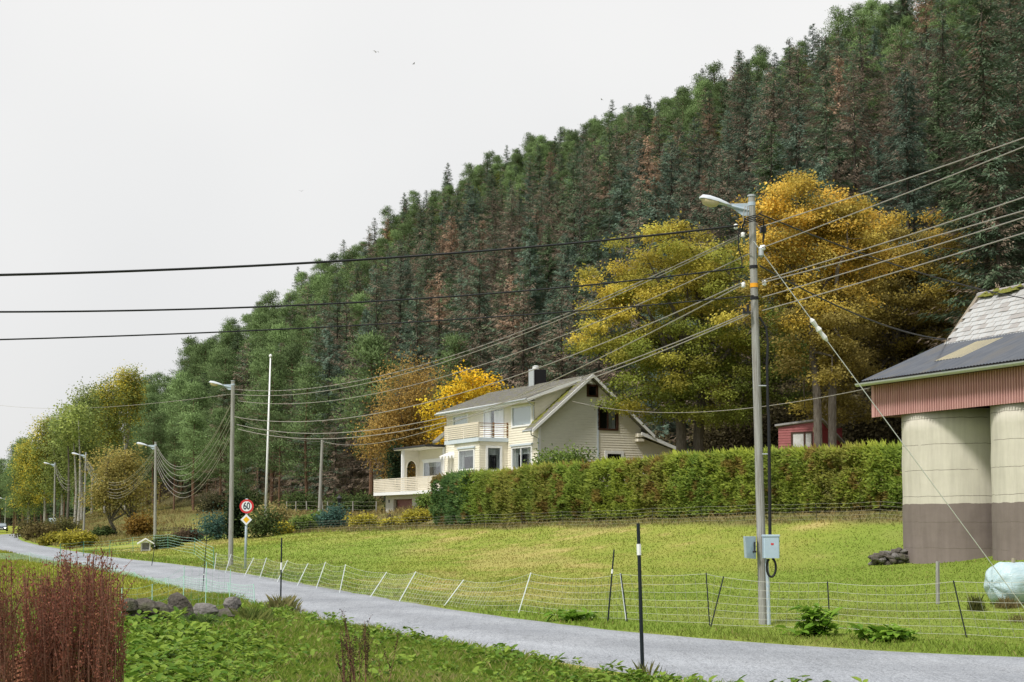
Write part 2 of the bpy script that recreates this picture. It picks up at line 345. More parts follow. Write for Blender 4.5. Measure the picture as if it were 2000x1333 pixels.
# ------------------------------------------------------------------ buildings
def clip_poly(P, axis, val, keep_above):
    out = []
    for i in range(len(P)):
        a, b = P[i], P[(i + 1) % len(P)]; ia = (a[axis] >= val) == keep_above; ib = (b[axis] >= val) == keep_above
        if ia: out.append(a)
        if ia != ib:
            t = (val - a[axis]) / (b[axis] - a[axis]); out.append((a[0] + t * (b[0] - a[0]), a[1] + t * (b[1] - a[1])))
    return out
def clap(mb, poly, org, u, n, holes=(), h=.15, lap=.022):
    """lapped weatherboards filling a convex outline (u along the wall, z up), with openings left out"""
    z0 = min(p[1] for p in poly); z1 = max(p[1] for p in poly)
    cuts = set([z0 + i * h for i in range(int((z1 - z0) / h) + 1)] + [z1])
    base = sorted(cuts); cuts |= {c for hh in holes for c in (hh[2], hh[3]) if z0 < c < z1}; cuts = sorted(cuts)
    W = lambda a, z, o: (org[0] + u[0] * a + n[0] * o, org[1] + u[1] * a + n[1] * o, z)
    for a, b in zip(cuts[:-1], cuts[1:]):
        if b - a < 1e-4: continue
        s = clip_poly(clip_poly(poly, 1, a, True), 1, b, False)
        if len(s) < 3: continue
        lo = [p[0] for p in s if abs(p[1] - a) < 1e-4] or [p[0] for p in s]; hi = [p[0] for p in s if abs(p[1] - b) < 1e-4] or [sum(lo) / len(lo)]
        l0, l1, h0, h1 = min(lo), max(lo), min(hi), max(hi)
        segs = [(l0, l1, h0, h1)]
        for (ha, hb, hz0, hz1) in holes:
            if hz0 - 1e-4 <= a and b <= hz1 + 1e-4:
                ns = []
                for (c0, c1, d0, d1) in segs:
                    if hb <= c0 or ha >= c1: ns.append((c0, c1, d0, d1)); continue
                    if ha > c0: ns.append((c0, ha, d0, ha))
                    if hb < c1: ns.append((hb, c1, hb, d1))
                segs = ns
        bb = max(x for x in base if x <= a + 1e-6); fa = 1 - (a - bb) / h; fb = 1 - (b - bb) / h
        for (c0, c1, d0, d1) in segs:
            mb.add([W(c0, a, lap * fa), W(c1, a, lap * fa), W(d1, b, lap * fb), W(d0, b, lap * fb), W(c0, a, -.02), W(c1, a, -.02)], [(0, 1, 2, 3), (4, 5, 1, 0)])
    return mb
CREAM = mat('cream_clapboard_paint', (.77, .735, .63), .6, (.71, .675, .58), 2.5, streak=(1, 1, 3))
GREENC = mat('grey_green_clapboard', (.66, .67, .60), .6, (.60, .61, .55), 2.5, streak=(1, 1, 3))  # gable boards left of the trim board, a greyer green than the cream
TRIMW = mat('white_trim_paint', (.80, .81, .82), .5, (.72, .74, .76), 5)
TRIMB = mat('pale_blue_grey_trim', (.50, .58, .66), .55, (.56, .62, .68), 5)
BROWNF = mat('dark_brown_window_paint', (.055, .025, .015), .5)
DARKROOM = mat('dim_room', (.05, .045, .04), .9)
CURT = mat('curtain_cloth', (.62, .60, .56), .9, (.45, .44, .42), 14, streak=(1, 8, .3))
BLIND = mat('white_blind', (.85, .85, .84), .8)
ROOFG = mat('old_roof_slate', (.125, .122, .115), .9, (.20, .195, .185), 7, bump=.5, bscale=14, c3=(.17, .17, .07))
MOSS = mat('moss', (.12, .14, .02), 1, (.20, .19, .04), 9, bump=1)
CONCP = mat('painted_foundation', (.56, .55, .50), .85, (.48, .47, .43), 3, bump=.2)
DARKM = mat('black_metal', (.02, .02, .024), .45)
RAILW = mat('cream_rail_paint', (.70, .64, .54), .6, (.62, .57, .48), 8)
TARWOOD = mat('oiled_brown_slats', (.30, .17, .08), .7, (.22, .12, .06), 8)

HZ = 1.3; HC = Vector((1.62, 85, HZ)); HROT = math.atan2(NY, NX)
house = thing('house', 'cream weatherboard two storey house with slate roof behind the long hedge', 'house', HC, HROT)
def Hh(z): return z - HZ
def hb(name, m, *boxes, parent=None, label=None):
    mb = MB()
    for (x0, x1, y0, y1, z0, z1) in boxes: mb.box((x0, y0, Hh(z0)), (x1, y1, Hh(z1)))
    return mb.build(name, m, parent or house, label=label)
def window(plane, pos, a0, a1, z0, z1, frame=TRIMW, fw=.13, fill='room', mull=(), head=None, out=-1, parent=None, label=None):
    """a window in a wall: plane 'x' faces -x at x=pos (a along y); plane 'y' faces -y at y=pos (a along x)"""
    par = parent or house
    def B(mb, d0, d1, a, b, c, d):
        if plane == 'x': mb.box((pos + d0, a, Hh(c)), (pos + d1, b, Hh(d)))
        else: mb.box((a, pos + d0, Hh(c)), (b, pos + d1, Hh(d)))
        return mb
    m = MB()
    for (a, b, c, d) in ((a0 - fw, a0, z0 - fw * .8, z1 + fw), (a1, a1 + fw, z0 - fw * .8, z1 + fw), (a0, a1, z1, z1 + fw), (a0, a1, z0 - fw * .8, z0)): B(m, -.06, .1, a, b, c, d)
    w_ = m.build('window', frame, par, label=label)
    if mull:
        m = MB()
        for t in mull: B(m, -.035, .05, a0 + (a1 - a0) * t - .035, a0 + (a1 - a0) * t + .035, z0, z1)
        m.build('mullion', frame, w_)
    B(MB(), -.012, 0, a0, a1, z0, z1).build('pane', glassmat(), w_)
    m = MB(); B(m, .70, .74, a0 - .1, a1 + .1, z0 - .1, z1 + .1)
    B(m, .1, .7, a0 - .05, a0, z0, z1); B(m, .1, .7, a1, a1 + .05, z0, z1); B(m, .1, .7, a0, a1, z0 - .05, z0); B(m, .1, .7, a0, a1, z1, z1 + .05)
    m.build('room_recess', DARKROOM, w_)
    if fill == 'blind': B(MB(), .06, .09, a0, a1, z0, z1).build('blind', BLIND, w_)
    if fill == 'curtain':
        m = MB(); n = 16
        def drape(c0, c1, b0, b1):
            for i in range(n):
                t0, t1 = c0 + (c1 - c0) * i / n, c0 + (c1 - c0) * (i + 1) / n; o0, o1 = .12 + .04 * (i % 2), .12 + .04 * ((i + 1) % 2)
                q = [(o0, t0, b0), (o1, t1, b0), (o1, t1, b1), (o0, t0, b1)]
                m.add([(pos + o, t, Hh(z)) if plane == 'x' else (t, pos + o, Hh(z)) for o, t, z in q], [(0, 1, 2, 3)])
        W = a1 - a0
        drape(a0, a0 + W * .2, z0, z1); drape(a1 - W * .2, a1, z0, z1); drape(a0, a1, z1 - (z1 - z0) * .32, z1)
        m.build('curtain', CURT, w_)
    if fill == 'half':
        m = MB()
        for i in range(7):
            t0 = a0 + (a1 - a0) * (.5 + .07 * i); B(m, .10 + .03 * (i % 2), .12 + .03 * (i % 2), t0, t0 + (a1 - a0) * .07, z0, z1)
        m.build('curtain', CURT, w_)
    if head: B(MB(), -.12, .0, a0 - fw - .08, a1 + fw + .08, z1 + fw, z1 + fw + .12).build('drip_board', head, w_)
    return w_
AP = (3.45, 9.0)                                   # ridge
def slopeL(x): return 5.55 + (x + .65) * (AP[1] - 5.55) / (AP[0] + .65)      # steep street side slope
def slopeD(x): return 7.42 + (x + .65) * (AP[1] + .02 - 7.42) / (AP[0] + .65)  # shallow slope over the raised front
def slopeR(x): return AP[1] - (x - AP[0]) * (AP[1] - 5.45) / 4.35
m = MB()
WF = [(.95, 3.4, 5.95, 7.05), (9.9, 12.0, 6.35, 7.05), (4.7, 7.3, 5.2, 7.1), (.95, 3.4, 3.35, 4.55), (10.6, 11.7, 2.4, 4.3)]
clap(m, [(0, 0 + 1), (13.5, 1), (13.5, 5.95), (0, 5.95)], (0, 0), (0, 1), (-1, 0), [(a, b, c, min(d, 5.95)) for a, b, c, d in WF])
clap(m, [(.6, 5.95), (13.2, 5.95), (13.2, 7.55), (.6, 7.55)], (0, 0), (0, 1), (-1, 0), [(a, b, max(c, 5.95), d) for a, b, c, d in WF if d > 5.95])
m.v = [(x, y, z - HZ) for x, y, z in m.v]; m.build('front_wall', CREAM, house)
m = MB()
GW = [(3.42, 3.98, 7.75, 8.3), (4.2, 5.4, 5.75, 7.0), (4.75, 5.75, 3.1, 4.2), (7.55, 8.35, 3.1, 4.05)]
clap(m, [(4.02, 1), (7.2, 1), (7.2, slopeR(7.2)), (4.02, slopeR(4.02) - .1)], (0, 0), (1, 0), (0, -1), GW)
clap(m, [(7.2, 1), (9.7, 1), (9.7, 4.5), (7.2, 5.25)], (0, 0), (1, 0), (0, -1), GW)
m.v = [(x, y, z - HZ) for x, y, z in m.v]; m.build('gable_wall', CREAM, house)
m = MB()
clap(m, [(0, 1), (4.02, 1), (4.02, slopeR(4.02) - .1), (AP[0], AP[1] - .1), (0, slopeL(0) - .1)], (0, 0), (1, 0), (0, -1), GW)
m.v = [(x, y, z - HZ) for x, y, z in m.v]; m.build('gable_wall', GREENC, house, label='greyer half of the gable boarding')
m = MB()                                          # cheek of the raised front and the walls that face away
clap(m, [(0, slopeL(0)), (3.3, slopeL(3.3)), (0, slopeD(0) - .1)], (0, .6), (1, 0), (0, -1))
m.v = [(x, y, z - HZ) for x, y, z in m.v]; m.build('dormer_cheek', CREAM, house)
hb('rear_wall', CREAM, (.2, 7.1, 13.4, 13.5, 1, 5.5), (7.1, 7.2, .1, 13.5, 1, 5.5), (9.6, 9.7, .1, 13.4, 1, 4.4), (.2, 3.2, 13.1, 13.2, 5.5, 7.2))
hb('corner_board', TRIMW, (-.04, .1, -.05, .09, 1, 5.7)); hb('corner_board', TRIMB, (4.02, 4.14, -.06, -.02, 1, 7.1))
window('x', 0, .95, 3.4, 5.95, 7.05, fill='blind'); window('x', 0, 9.9, 12.0, 6.35, 7.05, fill='blind')
window('x', 0, .95, 3.4, 3.35, 4.55, fill='curtain', head=TRIMB, mull=(.55,))
window('y', 0, 3.42, 3.98, 7.75, 8.3, frame=BROWNF, fw=.12)
window('y', 0, 4.2, 5.4, 5.75, 7.0, frame=BROWNF, fw=.15, fill='half', mull=(.5,))
window('y', 0, 4.75, 5.75, 3.1, 4.2, fw=.18); window('y', 0, 7.55, 8.35, 3.1, 4.05, fw=.18)
# balcony doors
d_ = window('x', 0, 4.7, 7.3, 5.2, 7.1, fill='room', mull=(.33, .66), label='white double balcony door with a dark pane')
hb('door_leaf', TRIMW, (-.03, .03, 4.75, 5.5, 5.25, 7.05), (-.03, .03, 6.5, 7.25, 5.25, 7.05), (-.03, .03, 5.55, 5.95, 5.25, 7.05), parent=d_)
# front door with scalloped awning
d_ = hb('front_door', TRIMW, (-.02, .06, 10.7, 11.6, 2.4, 4.25), (-.05, .1, 10.55, 10.7, 2.4, 4.4), (-.05, .1, 11.6, 11.75, 2.4, 4.4))
hb('pane', DARKM, (-.035, -.02, 10.85, 11.1, 2.7, 4.1), parent=d_)
aw = MB()
for i in range(7):
    y0 = 9.4 + i * .5; aw.add([(0, y0, Hh(4.75)), (0, y0 + .46, Hh(4.75)), (-.7, y0 + .46, Hh(4.45)), (-.7, y0, Hh(4.45)), (-.7, y0 + .23, Hh(4.2))], [(0, 1, 2, 3), (3, 2, 4)])
aw.build('awning', WHITEP, house)
# bay with balcony
m = MB()
clap(m, [(4.1, 1), (7.8, 1), (7.8, 5), (4.1, 5)], (-1.94, 0), (0, 1), (-1, 0), [(4.9, 7.0, 3.35, 4.5)])
clap(m, [(-1.94, 1), (0, 1), (0, 5), (-1.94, 5)], (0, 4.1), (1, 0), (0, -1), [(-1.4, -.55, 3.25, 4.6)])
m.v = [(x, y, z - HZ) for x, y, z in m.v]; bay = m.build('bay', CREAM, house)
hb('bay_back', CREAM, (-1.9, 0, 7.72, 7.8, 1, 5), parent=bay)
window('x', -1.94, 4.9, 7.0, 3.35, 4.5, fill='curtain', head=TRIMB); window('y', 4.1, -1.4, -.55, 3.25, 4.6, fw=.14, fill='curtain')
hb('balcony_floor', TRIMB, (-2.1, -.0, 3.98, 9.0, 5.0, 5.24))
rl = hb('balcony_railing', RAILW, (-2.08, -2.0, 4.0, 4.08, 5.24, 6.15), (-2.08, -2.0, 8.9, 8.98, 5.24, 6.15), (-2.08, -2.0, 6.4, 6.48, 5.24, 6.15), (-2.1, -1.98, 3.98, 9.0, 6.15, 6.2))
for k in range(7): hb('slat', RAILW, (-2.11, -2.08, 4.0, 8.98, 5.3 + k * .125, 5.39 + k * .125), parent=rl)
for i in range(2): hb('panel', WHITEP, (-1.995, -1.98, 4.2 + i * 2.3, 6.3 + i * 2.4, 5.26, 6.1), parent=rl)
rl = hb('side_railing', TARWOOD, (-.1, -.03, 4.0, 4.07, 5.24, 6.2)); hb('baluster', TARWOOD, (-1.05, -.98, 4.0, 4.07, 5.24, 6.2), parent=rl)
for k in range(8): hb('slat', TARWOOD if k % 2 else RAILW, (-2.0, -.03, 3.97, 4.0, 5.3 + k * .115, 5.345 + k * .115), parent=rl)
# roofs
def roofslab(name, pts, y0, y1, th=.12, m_=ROOFG, parent=None):
    (xa, za), (xb, zb) = pts
    return MB().prism([(xa, Hh(za)), (xb, Hh(zb)), (xb, Hh(zb - th)), (xa, Hh(za - th))], 'y', y0, y1).build(name, m_, parent or house)
rf = roofslab('roof', [(-.68, 7.42), (AP[0], AP[1])], .3, 13.4)
def courses(xa, za, xb, zb, y0, y1, n, th=.018):
    """slate courses lying on a slope, each row a little ragged"""
    mb = MB()
    for i in range(n):
        t0, t1 = i / n, min(1, (i + 1.25) / n); x0, x1 = xa + (xb - xa) * t0, xa + (xb - xa) * t1; z0, z1 = za + (zb - za) * t0, za + (zb - za) * t1
        y = y0
        while y < y1 - .02:
            w_ = min(random.uniform(.32, .42), y1 - y); j = random.uniform(0, .012)
            mb.add([(x0, y + .005, Hh(z0 + .03 + j)), (x0, y + w_ - .005, Hh(z0 + .03 + j)), (x1, y + w_ - .005, Hh(z1 + .008)), (x1, y + .005, Hh(z1 + .008)),
                    (x0, y + .005, Hh(z0 + .005)), (x0, y + w_ - .005, Hh(z0 + .005))], [(0, 3, 2, 1), (4, 0, 1, 5)])
            y += w_
    return mb
o_ = courses(-.70, 7.42, AP[0], AP[1], .28, 13.42, 16).build('slates', ROOFG, rf); o_['kind'] = 'stuff'
re = roofslab('gable_end_roof', [(-.68, slopeL(-.68)), (AP[0] - .15, slopeL(AP[0] - .15))], -.5, .62)
o_ = courses(-.7, slopeL(-.7), AP[0] - .15, slopeL(AP[0] - .15), -.52, .6, 16).build('slates', ROOFG, re); o_['kind'] = 'stuff'
mb = MB()
for i in range(60):
    t = random.uniform(.12, .95); x = -.6 + t * 3.7; y = random.choice([random.uniform(.0, .55), random.uniform(.3, .6)]); s = random.uniform(.06, .2); z = Hh(slopeL(x)) + .03
    mb.add([(x - s, y - s * .6, z - s * .8), (x + s, y - s * .5, z + s * .8), (x + s, y + s * .6, z + s * .8), (x - s, y + s * .5, z - s * .8), (x, y, z + .06)], [(0, 1, 4), (1, 2, 4), (2, 3, 4), (3, 0, 4)])
mb.build('moss', MOSS, re)
roofslab('gable_end_roof', [(-.68, slopeL(-.68)), (AP[0] - .15, slopeL(AP[0] - .15))], 13.15, 14.05)
roofslab('rear_roof', [(AP[0], AP[1]), (7.85, slopeR(7.85))], -.5, 14.05); roofslab('lean_to_roof', [(7.0, 5.55), (10.35, 4.42)], -.45, 13.8)
for pts, y0, n_ in (([(-.72, slopeL(-.72) + .05), (AP[0], AP[1] + .02)], -.56, 'bargeboard'), ([(AP[0], AP[1] + .02), (7.9, slopeR(7.9) + .03)], -.56, 'bargeboard'), ([(6.95, 5.58), (10.4, 4.43)], -.51, 'bargeboard'), ([(-.72, 7.40), (3.1, 8.88)], .24, 'bargeboard')):
    roofslab(n_, pts, y0, y0 + .06, th=.21, m_=TRIMW)
hb('eave_box', CREAM, (6.75, 7.5, -.42, -.02, 5.28, 5.5), (6.75, 7.2, -.42, -.02, 5.0, 5.16))
hb('soffit', CREAM, (-.6, 0, .35, 13.3, 7.24, 7.28)); hb('fascia', TRIMW, (-.7, -.66, .3, 13.4, 7.2, 7.42))
g = MB(); g.tube([(-.76, .2, Hh(7.36)), (-.76, 13.45, Hh(7.3))], .06, 8); g.build('gutter', GALV, house)
g = MB(); g.tube([(-.72, .32, Hh(7.3)), (-.4, .35, Hh(7.12)), (-.08, .55, Hh(7.0)), (-.08, .55, Hh(5.9))], .035, 6).tube([(-.74, -.35, Hh(5.45)), (-.7, -.3, Hh(5.2)), (-.1, -.1, Hh(5.0)), (-.1, -.1, Hh(1.5))], .04, 6); g.build('downpipe', GALV, house)
g = MB(); g.tube([(-.76, -.5, Hh(5.45)), (-.76, .62, Hh(5.45))], .06, 8); g.build('gutter', GALV, house)
ch = hb('chimney', DARKM, (3.1, 4.0, 6.4, 7.0, 8.6, 9.95)); hb('flashing', GALV, (3.05, 3.1, 6.35, 7.05, 8.6, 9.98), (3.1, 4.0, 7.0, 7.04, 8.6, 9.97), parent=ch)
g = MB(); g.lathe([(.22, 0), (.22, .18), (.25, .2), (.1, .26)], 12, (3.4, 6.7)); g.v = [(x, y, z + Hh(9.95)) for x, y, z in g.v]; g.build('chimney_pot', WHITEP, ch)
# recessed wing with porch roof, arch and deck
m = MB()
clap(m, [(13.5, 1.6), (18, 1.6), (18, 5.15), (13.5, 5.15)], (.0, 0), (0, 1), (-1, 0), [(14.0, 16.9, 3.2, 4.15)])
m.v = [(x, y, z - HZ) for x, y, z in m.v]; m.build('wing_wall', CREAM, house)
window('x', 0, 14.0, 16.9, 3.2, 4.15, fill='curtain', head=TRIMW)
ap = MB(); n_ = 10; arc = [(-.55 + .36 * math.cos(math.pi * i / n_), 3.85 + .5 * math.sin(math.pi * i / n_)) for i in range(n_ + 1)]
pts = [(-1.1, 5.15), (-1.1, 2.1), (-.91, 2.1)] + arc[::-1] + [(-.19, 2.1), (0, 2.1), (0, 5.15)]
tri = [(0, 1, 2, 3)] + [(0, 3 + i, 4 + i) for i in range(5)] + [(0, 8, 16)] + [(16, 3 + i, 4 + i) for i in range(5, 10)] + [(13, 14, 15, 16)]
for yy in (17.9, 18.0): ap.add([(x, yy, Hh(z)) for x, z in pts], tri)
k0 = len(pts)
ap.f += [(i, i + 1, i + 1 + k0, i + k0) for i in range(k0 - 1)]
aw = ap.build('arch_wall', CREAM, house)
a2 = MB()
for i in range(n_):
    def P_(r, k): return (-.55 + (.36 + r) * math.cos(math.pi * k / n_), 3.85 + (.5 + r) * math.sin(math.pi * k / n_))
    q = [P_(0, i), P_(.09, i), P_(.09, i + 1), P_(0, i + 1)]; a2.prism([(x, Hh(z)) for x, z in q], 'y', 17.86, 17.9)
a2.build('arch_trim', CREAM, aw)
hb('wing_side', CREAM, (0, 5, 18, 18.1, .5, 5.15))
MB().prism([(-1.55, Hh(5.14)), (0, Hh(5.22)), (5.2, Hh(5.3)), (5.2, Hh(5.44)), (-1.55, Hh(5.26))], 'y', 13.3, 18.95).build('porch_roof', DARKM, house)
hb('porch_ceiling', CREAM, (-1.5, 0, 13.5, 18.9, 5.08, 5.13)); hb('porch_pillar', WHITEP, (-1.32, -1.14, 17.82, 18.0, 2.1, 5.1)); hb('porch_pillar', WHITEP, (-.12, -.02, 13.5, 13.62, 1.6, 5.1))
hb('deck', WHITEP, (-2.2, 0, 9.4, 21.0, 1.9, 2.12))
rl = hb('deck_railing', RAILW, *[(-2.17, -2.09, y, y + .08, 2.12, 3.0) for y in (9.5, 11.4, 13.3, 15.2, 17.1, 19, 20.88)], (-2.2, -2.06, 9.4, 21.02, 3.0, 3.06), (-2.1, 0, 20.9, 21.0, 3.0, 3.06), (-.1, -.02, 20.9, 20.98, 2.12, 3.0))
for k in range(7):
    hb('slat', RAILW, (-2.2, -2.17, 9.4, 21.0, 2.14 + k * .122, 2.23 + k * .122), parent=rl); hb('slat', RAILW, (-2.17, 0, 20.98, 21.01, 2.14 + k * .122, 2.23 + k * .122), parent=rl)
hb('garage_wall', CONCP, (-1.5, -1.3, 18.95, 20.4, -.5, 1.9), (-1.5, -1.3, 13.2, 15.6, -.5, 1.9), (-1.5, -1.3, 15.6, 18.95, 1.62, 1.9), (-1.3, 0, 20.2, 20.4, -.5, 1.9), (-1.3, 0, 15.5, 15.6, -.5, 1.9))
gd = hb('garage_door', mat('dull_red_garage_paint', (.20, .085, .08), .6, (.24, .11, .10), 4), *[(-1.2 - .012 * (k % 2), -1.1, 15.6, 18.95, -.45 + k * .26, -.2 + k * .26) for k in range(8)])
hb('deck_column', WHITEP, (-1.9, -1.65, 11.9, 12.2, -.5, 1.9)); hb('wall_plate', DARKM, (-1.52, -1.5, 19.6, 19.85, 1.4, 1.6))
hb('foundation', CONCP, (-.02, .02, -.03, 13.4, -.5, 1.0), (.0, 9.68, -.03, .0, -.5, 1.0))

# silos under a corrugated lean-to, and the slate roofed barn behind
BA = at(1705, 46, z=0); BROT = R(25.3); BZ = -1.15; BA.z = BZ
BU = Vector((-math.sin(BROT), math.cos(BROT), 0)); BN = Vector((math.cos(BROT), math.sin(BROT), 0))
def silomat():
    m = bpy.data.materials.new('painted_silo_concrete'); m.use_nodes = True; t = m.node_tree; N = t.nodes; L = t.links; b = N['Principled BSDF']; b.inputs['Roughness'].default_value = .85
    tc = N.new('ShaderNodeTexCoord'); sx = N.new('ShaderNodeSeparateXYZ'); L.new(tc.outputs['Object'], sx.inputs[0])
    n = N.new('ShaderNodeTexNoise'); n.inputs['Scale'].default_value = 2.2; n.inputs['Detail'].default_value = 7; L.new(tc.outputs['Object'], n.inputs['Vector'])
    n2 = N.new('ShaderNodeTexNoise'); n2.inputs['Scale'].default_value = .9; n2.inputs['Detail'].default_value = 5; L.new(tc.outputs['Object'], n2.inputs['Vector'])
    def M(op, a, b_=None):
        x = N.new('ShaderNodeMath'); x.operation = op
        for i, v in enumerate((a, b_)):
            if v is None: continue
            if isinstance(v, (int, float)): x.inputs[i].default_value = v
            else: L.new(v, x.inputs[i])
        return x.outputs[0]
    zz = M('ADD', sx.outputs[2], M('MULTIPLY', M('SUBTRACT', n.outputs['Fac'], .5), .09))
    band = M('GREATER_THAN', zz, 1.72)                      # where the cream coat begins
    fr = M('ABSOLUTE', M('SUBTRACT', M('FRACT', M('DIVIDE', M('ADD', zz, .05), .8)), .5))   # the pour joints, cracked open in places
    crk = M('MULTIPLY', M('LESS_THAN', fr, .011), M('GREATER_THAN', n2.outputs['Fac'], .42))
    cr = N.new('ShaderNodeValToRGB'); cr.color_ramp.elements[0].color = (.495, .47, .41, 1); cr.color_ramp.elements[1].color = (.56, .535, .47, 1); L.new(n.outputs['Fac'], cr.inputs[0])
    gr = N.new('ShaderNodeValToRGB'); gr.color_ramp.elements[0].color = (.155, .125, .115, 1); gr.color_ramp.elements[1].color = (.205, .17, .16, 1); L.new(n.outputs['Fac'], gr.inputs[0])
    mx = N.new('ShaderNodeMix'); mx.data_type = 'RGBA'; L.new(band, mx.inputs[0]); L.new(gr.outputs[0], mx.inputs[6]); L.new(cr.outputs[0], mx.inputs[7])
    m2 = N.new('ShaderNodeMix'); m2.data_type = 'RGBA'; L.new(M('MULTIPLY', crk, .75), m2.inputs[0]); L.new(mx.outputs[2], m2.inputs[6]); m2.inputs[7].default_value = (.13, .11, .09, 1)
    mps = N.new('ShaderNodeMapping'); mps.inputs['Scale'].default_value = (2.6, 2.6, .28); L.new(tc.outputs['Object'], mps.inputs[0]); ns = N.new('ShaderNodeTexNoise'); ns.inputs['Scale'].default_value = 1.7; ns.inputs['Detail'].default_value = 8; ns.inputs['Roughness'].default_value = .7; L.new(mps.outputs[0], ns.inputs['Vector'])
    rs = N.new('ShaderNodeMapRange'); rs.inputs[1].default_value = .35; rs.inputs[2].default_value = .62; rs.inputs[3].default_value = .87; rs.inputs[4].default_value = 1.03; L.new(ns.outputs['Fac'], rs.inputs[0]); hs = N.new('ShaderNodeHueSaturation'); L.new(rs.outputs[0], hs.inputs['Value']); L.new(m2.outputs[2], hs.inputs['Color']); L.new(hs.outputs[0], b.inputs['Base Color'])
    bp = N.new('ShaderNodeBump'); bp.inputs['Strength'].default_value = .6; bp.inputs['Distance'].default_value = .03; L.new(M('SUBTRACT', n.outputs['Fac'], M('MULTIPLY', crk, .8)), bp.inputs['Height']); L.new(bp.outputs[0], b.inputs['Normal'])
    return m
SILO = silomat(); SR = 1.85
def silo(t, label, dz):
    c = BA + (-BU) * t + BN * (SR + .12); z0 = -1.6
    o = thing('silo', label, 'silo', (c.x, c.y, BZ), BROT + t, 'concrete silos under the barn eave')
    n = 48; prof = [(SR + .03, -1.0), (SR + .03, -.2), (SR, 0), (SR + .004, 1.0)] + [(SR + .012 * math.sin(k * 2.1), 1.0 + k * .5) for k in range(1, 7)] + [(SR, 4.62), (SR - .3, 4.64)]
    MB().lathe(prof, n).build('wall', SILO, o, smooth=True); return o
silo(1.95, 'cream and brown painted concrete silo beside the heap of stones', 0)
silo(5.85, 'cream and brown concrete silo behind the wrapped bale', 0)
barn = thing('barn', 'slate roofed barn with corrugated lean-to and dull red fascia above the silos', 'barn', BA, BROT)
def Bz(z): return z - BZ
REDC = mat('dull_red_sheet', (.44, .235, .225), .55, (.50, .285, .275), 3, streak=(1, 1, .3))
SHEET = mat('dark_grey_roof_sheet', (.060, .070, .090), .5, (.095, .105, .125), 2.2, streak=(.4, 3, 1), c3=(.10, .10, .10))
CLEAR = mat('yellowed_translucent_sheet', (.36, .32, .20), .5, (.30, .27, .18), 3)
FZ0, FZ1 = 3.40, 4.42                      # fascia
def corr(mb, y0, y1, f, pitch, amp, n=4):
    """a wavy sheet: f(y, wave) gives the two edge points"""
    k = int((y1 - y0) / pitch * n); V = []
    for i in range(k + 1):
        y = y0 + (y1 - y0) * i / k; wv = amp * math.sin(2 * math.pi * i / n); V += list(f(y, wv))
    return mb.add(V, [(2*i, 2*i+2, 2*i+3, 2*i+1) for i in range(k)])
def trap(mb, y0, y1, z0, z1, pitch=.105, dep=.07):
    """ribbed cladding facing -x"""
    V = []; y = y0; k = 0
    while y < y1:
        for (dy, dx) in ((0, 0), (.36, 0), (.5, dep), (.86, dep)):
            yy = min(y + dy * pitch, y1); V += [(dx, yy, z0), (dx, yy, z1)]; k += 1
        y += pitch
    return mb.add(V, [(2*i, 2*i+2, 2*i+3, 2*i+1) for i in range(k - 1)])
trap(MB(), -16, -.13, Bz(FZ0), Bz(FZ1)).build('fascia_cladding', REDC, barn)
MB().box((-.012, -.13, Bz(FZ0) - .01), (.1, 0, Bz(FZ1))).build('corner_flashing', REDC, barn)
MB().prism([(.0, Bz(FZ0)), (2.9, Bz(FZ0) + .1), (2.9, Bz(5.55)), (0, Bz(FZ1))], 'y', -.06, 0).build('end_cladding', REDC, barn)
MB().box((-.14, -16, Bz(FZ1)), (.06, .05, Bz(FZ1) + .06)).build('eave_board', mat('tarred_board', (.05, .035, .03), .8), barn)
EV = (-.28, FZ1 + .16); TP = (3.25, 6.02)       # lean-to slope
roof = corr(MB(), -16, .22, lambda y, wv: ((EV[0], y, Bz(EV[1]) + wv), (TP[0], y, Bz(TP[1]) + wv)), .13, .014)
lr = roof.build('lean_to_roof', SHEET, barn, smooth=True)
MB().box((EV[0], -16, Bz(EV[1]) - .08), (EV[0] + .05, .2, Bz(EV[1]) - .03)).build('roof_edge', DARKM, barn)
def sl(t): return (EV[0] + (TP[0] - EV[0]) * t, EV[1] + (TP[1] - EV[1]) * t)
for (ya, yb, t0, t1) in ((-3.1, -1.9, .33, .83), (-7.4, -6.2, .33, .83)):
    (xa, za), (xb, zb) = sl(t0), sl(t1)
    corr(MB(), ya, yb, lambda y, wv: ((xa, y, Bz(za) + wv + .012), (xb, y, Bz(zb) + wv + .012)), .13, .014).build('rooflight_sheet', CLEAR, lr)
g = MB(); V = []; n = 8
for yy in (-16, .26):
    for k in range(n + 1): a = math.pi + math.pi * k / n; V.append((EV[0] - .1 + .1 * math.cos(a), yy, Bz(EV[1] - .09) + .1 * math.sin(a)))
    for k in range(n + 1): a = 2 * math.pi - math.pi * k / n; V.append((EV[0] - .1 + .088 * math.cos(a), yy, Bz(EV[1] - .09) + .088 * math.sin(a)))
N2 = 2 * (n + 1); g.add(V, [(i, (i + 1) % N2, N2 + (i + 1) % N2, N2 + i) for i in range(N2)] + [tuple(range(N2, 2 * N2))]); g.build('gutter', GALV, barn)
SLX0, SLZ0, SLX1, SLZ1 = 2.6, 5.42, 4.65, 7.68                   # the steep slate slope
bw = MB(); bw.prism([(2.9, Bz(-1.2)), (6.6, Bz(-1.2)), (6.6, Bz(5.4)), (4.65, Bz(7.5)), (2.9, Bz(5.65))], 'y', -16, -.35); bw.build('barn_wall', mat('old_barn_board', (.16, .09, .07), .85, (.22, .14, .11), 4, streak=(1, 8, .3)), barn)
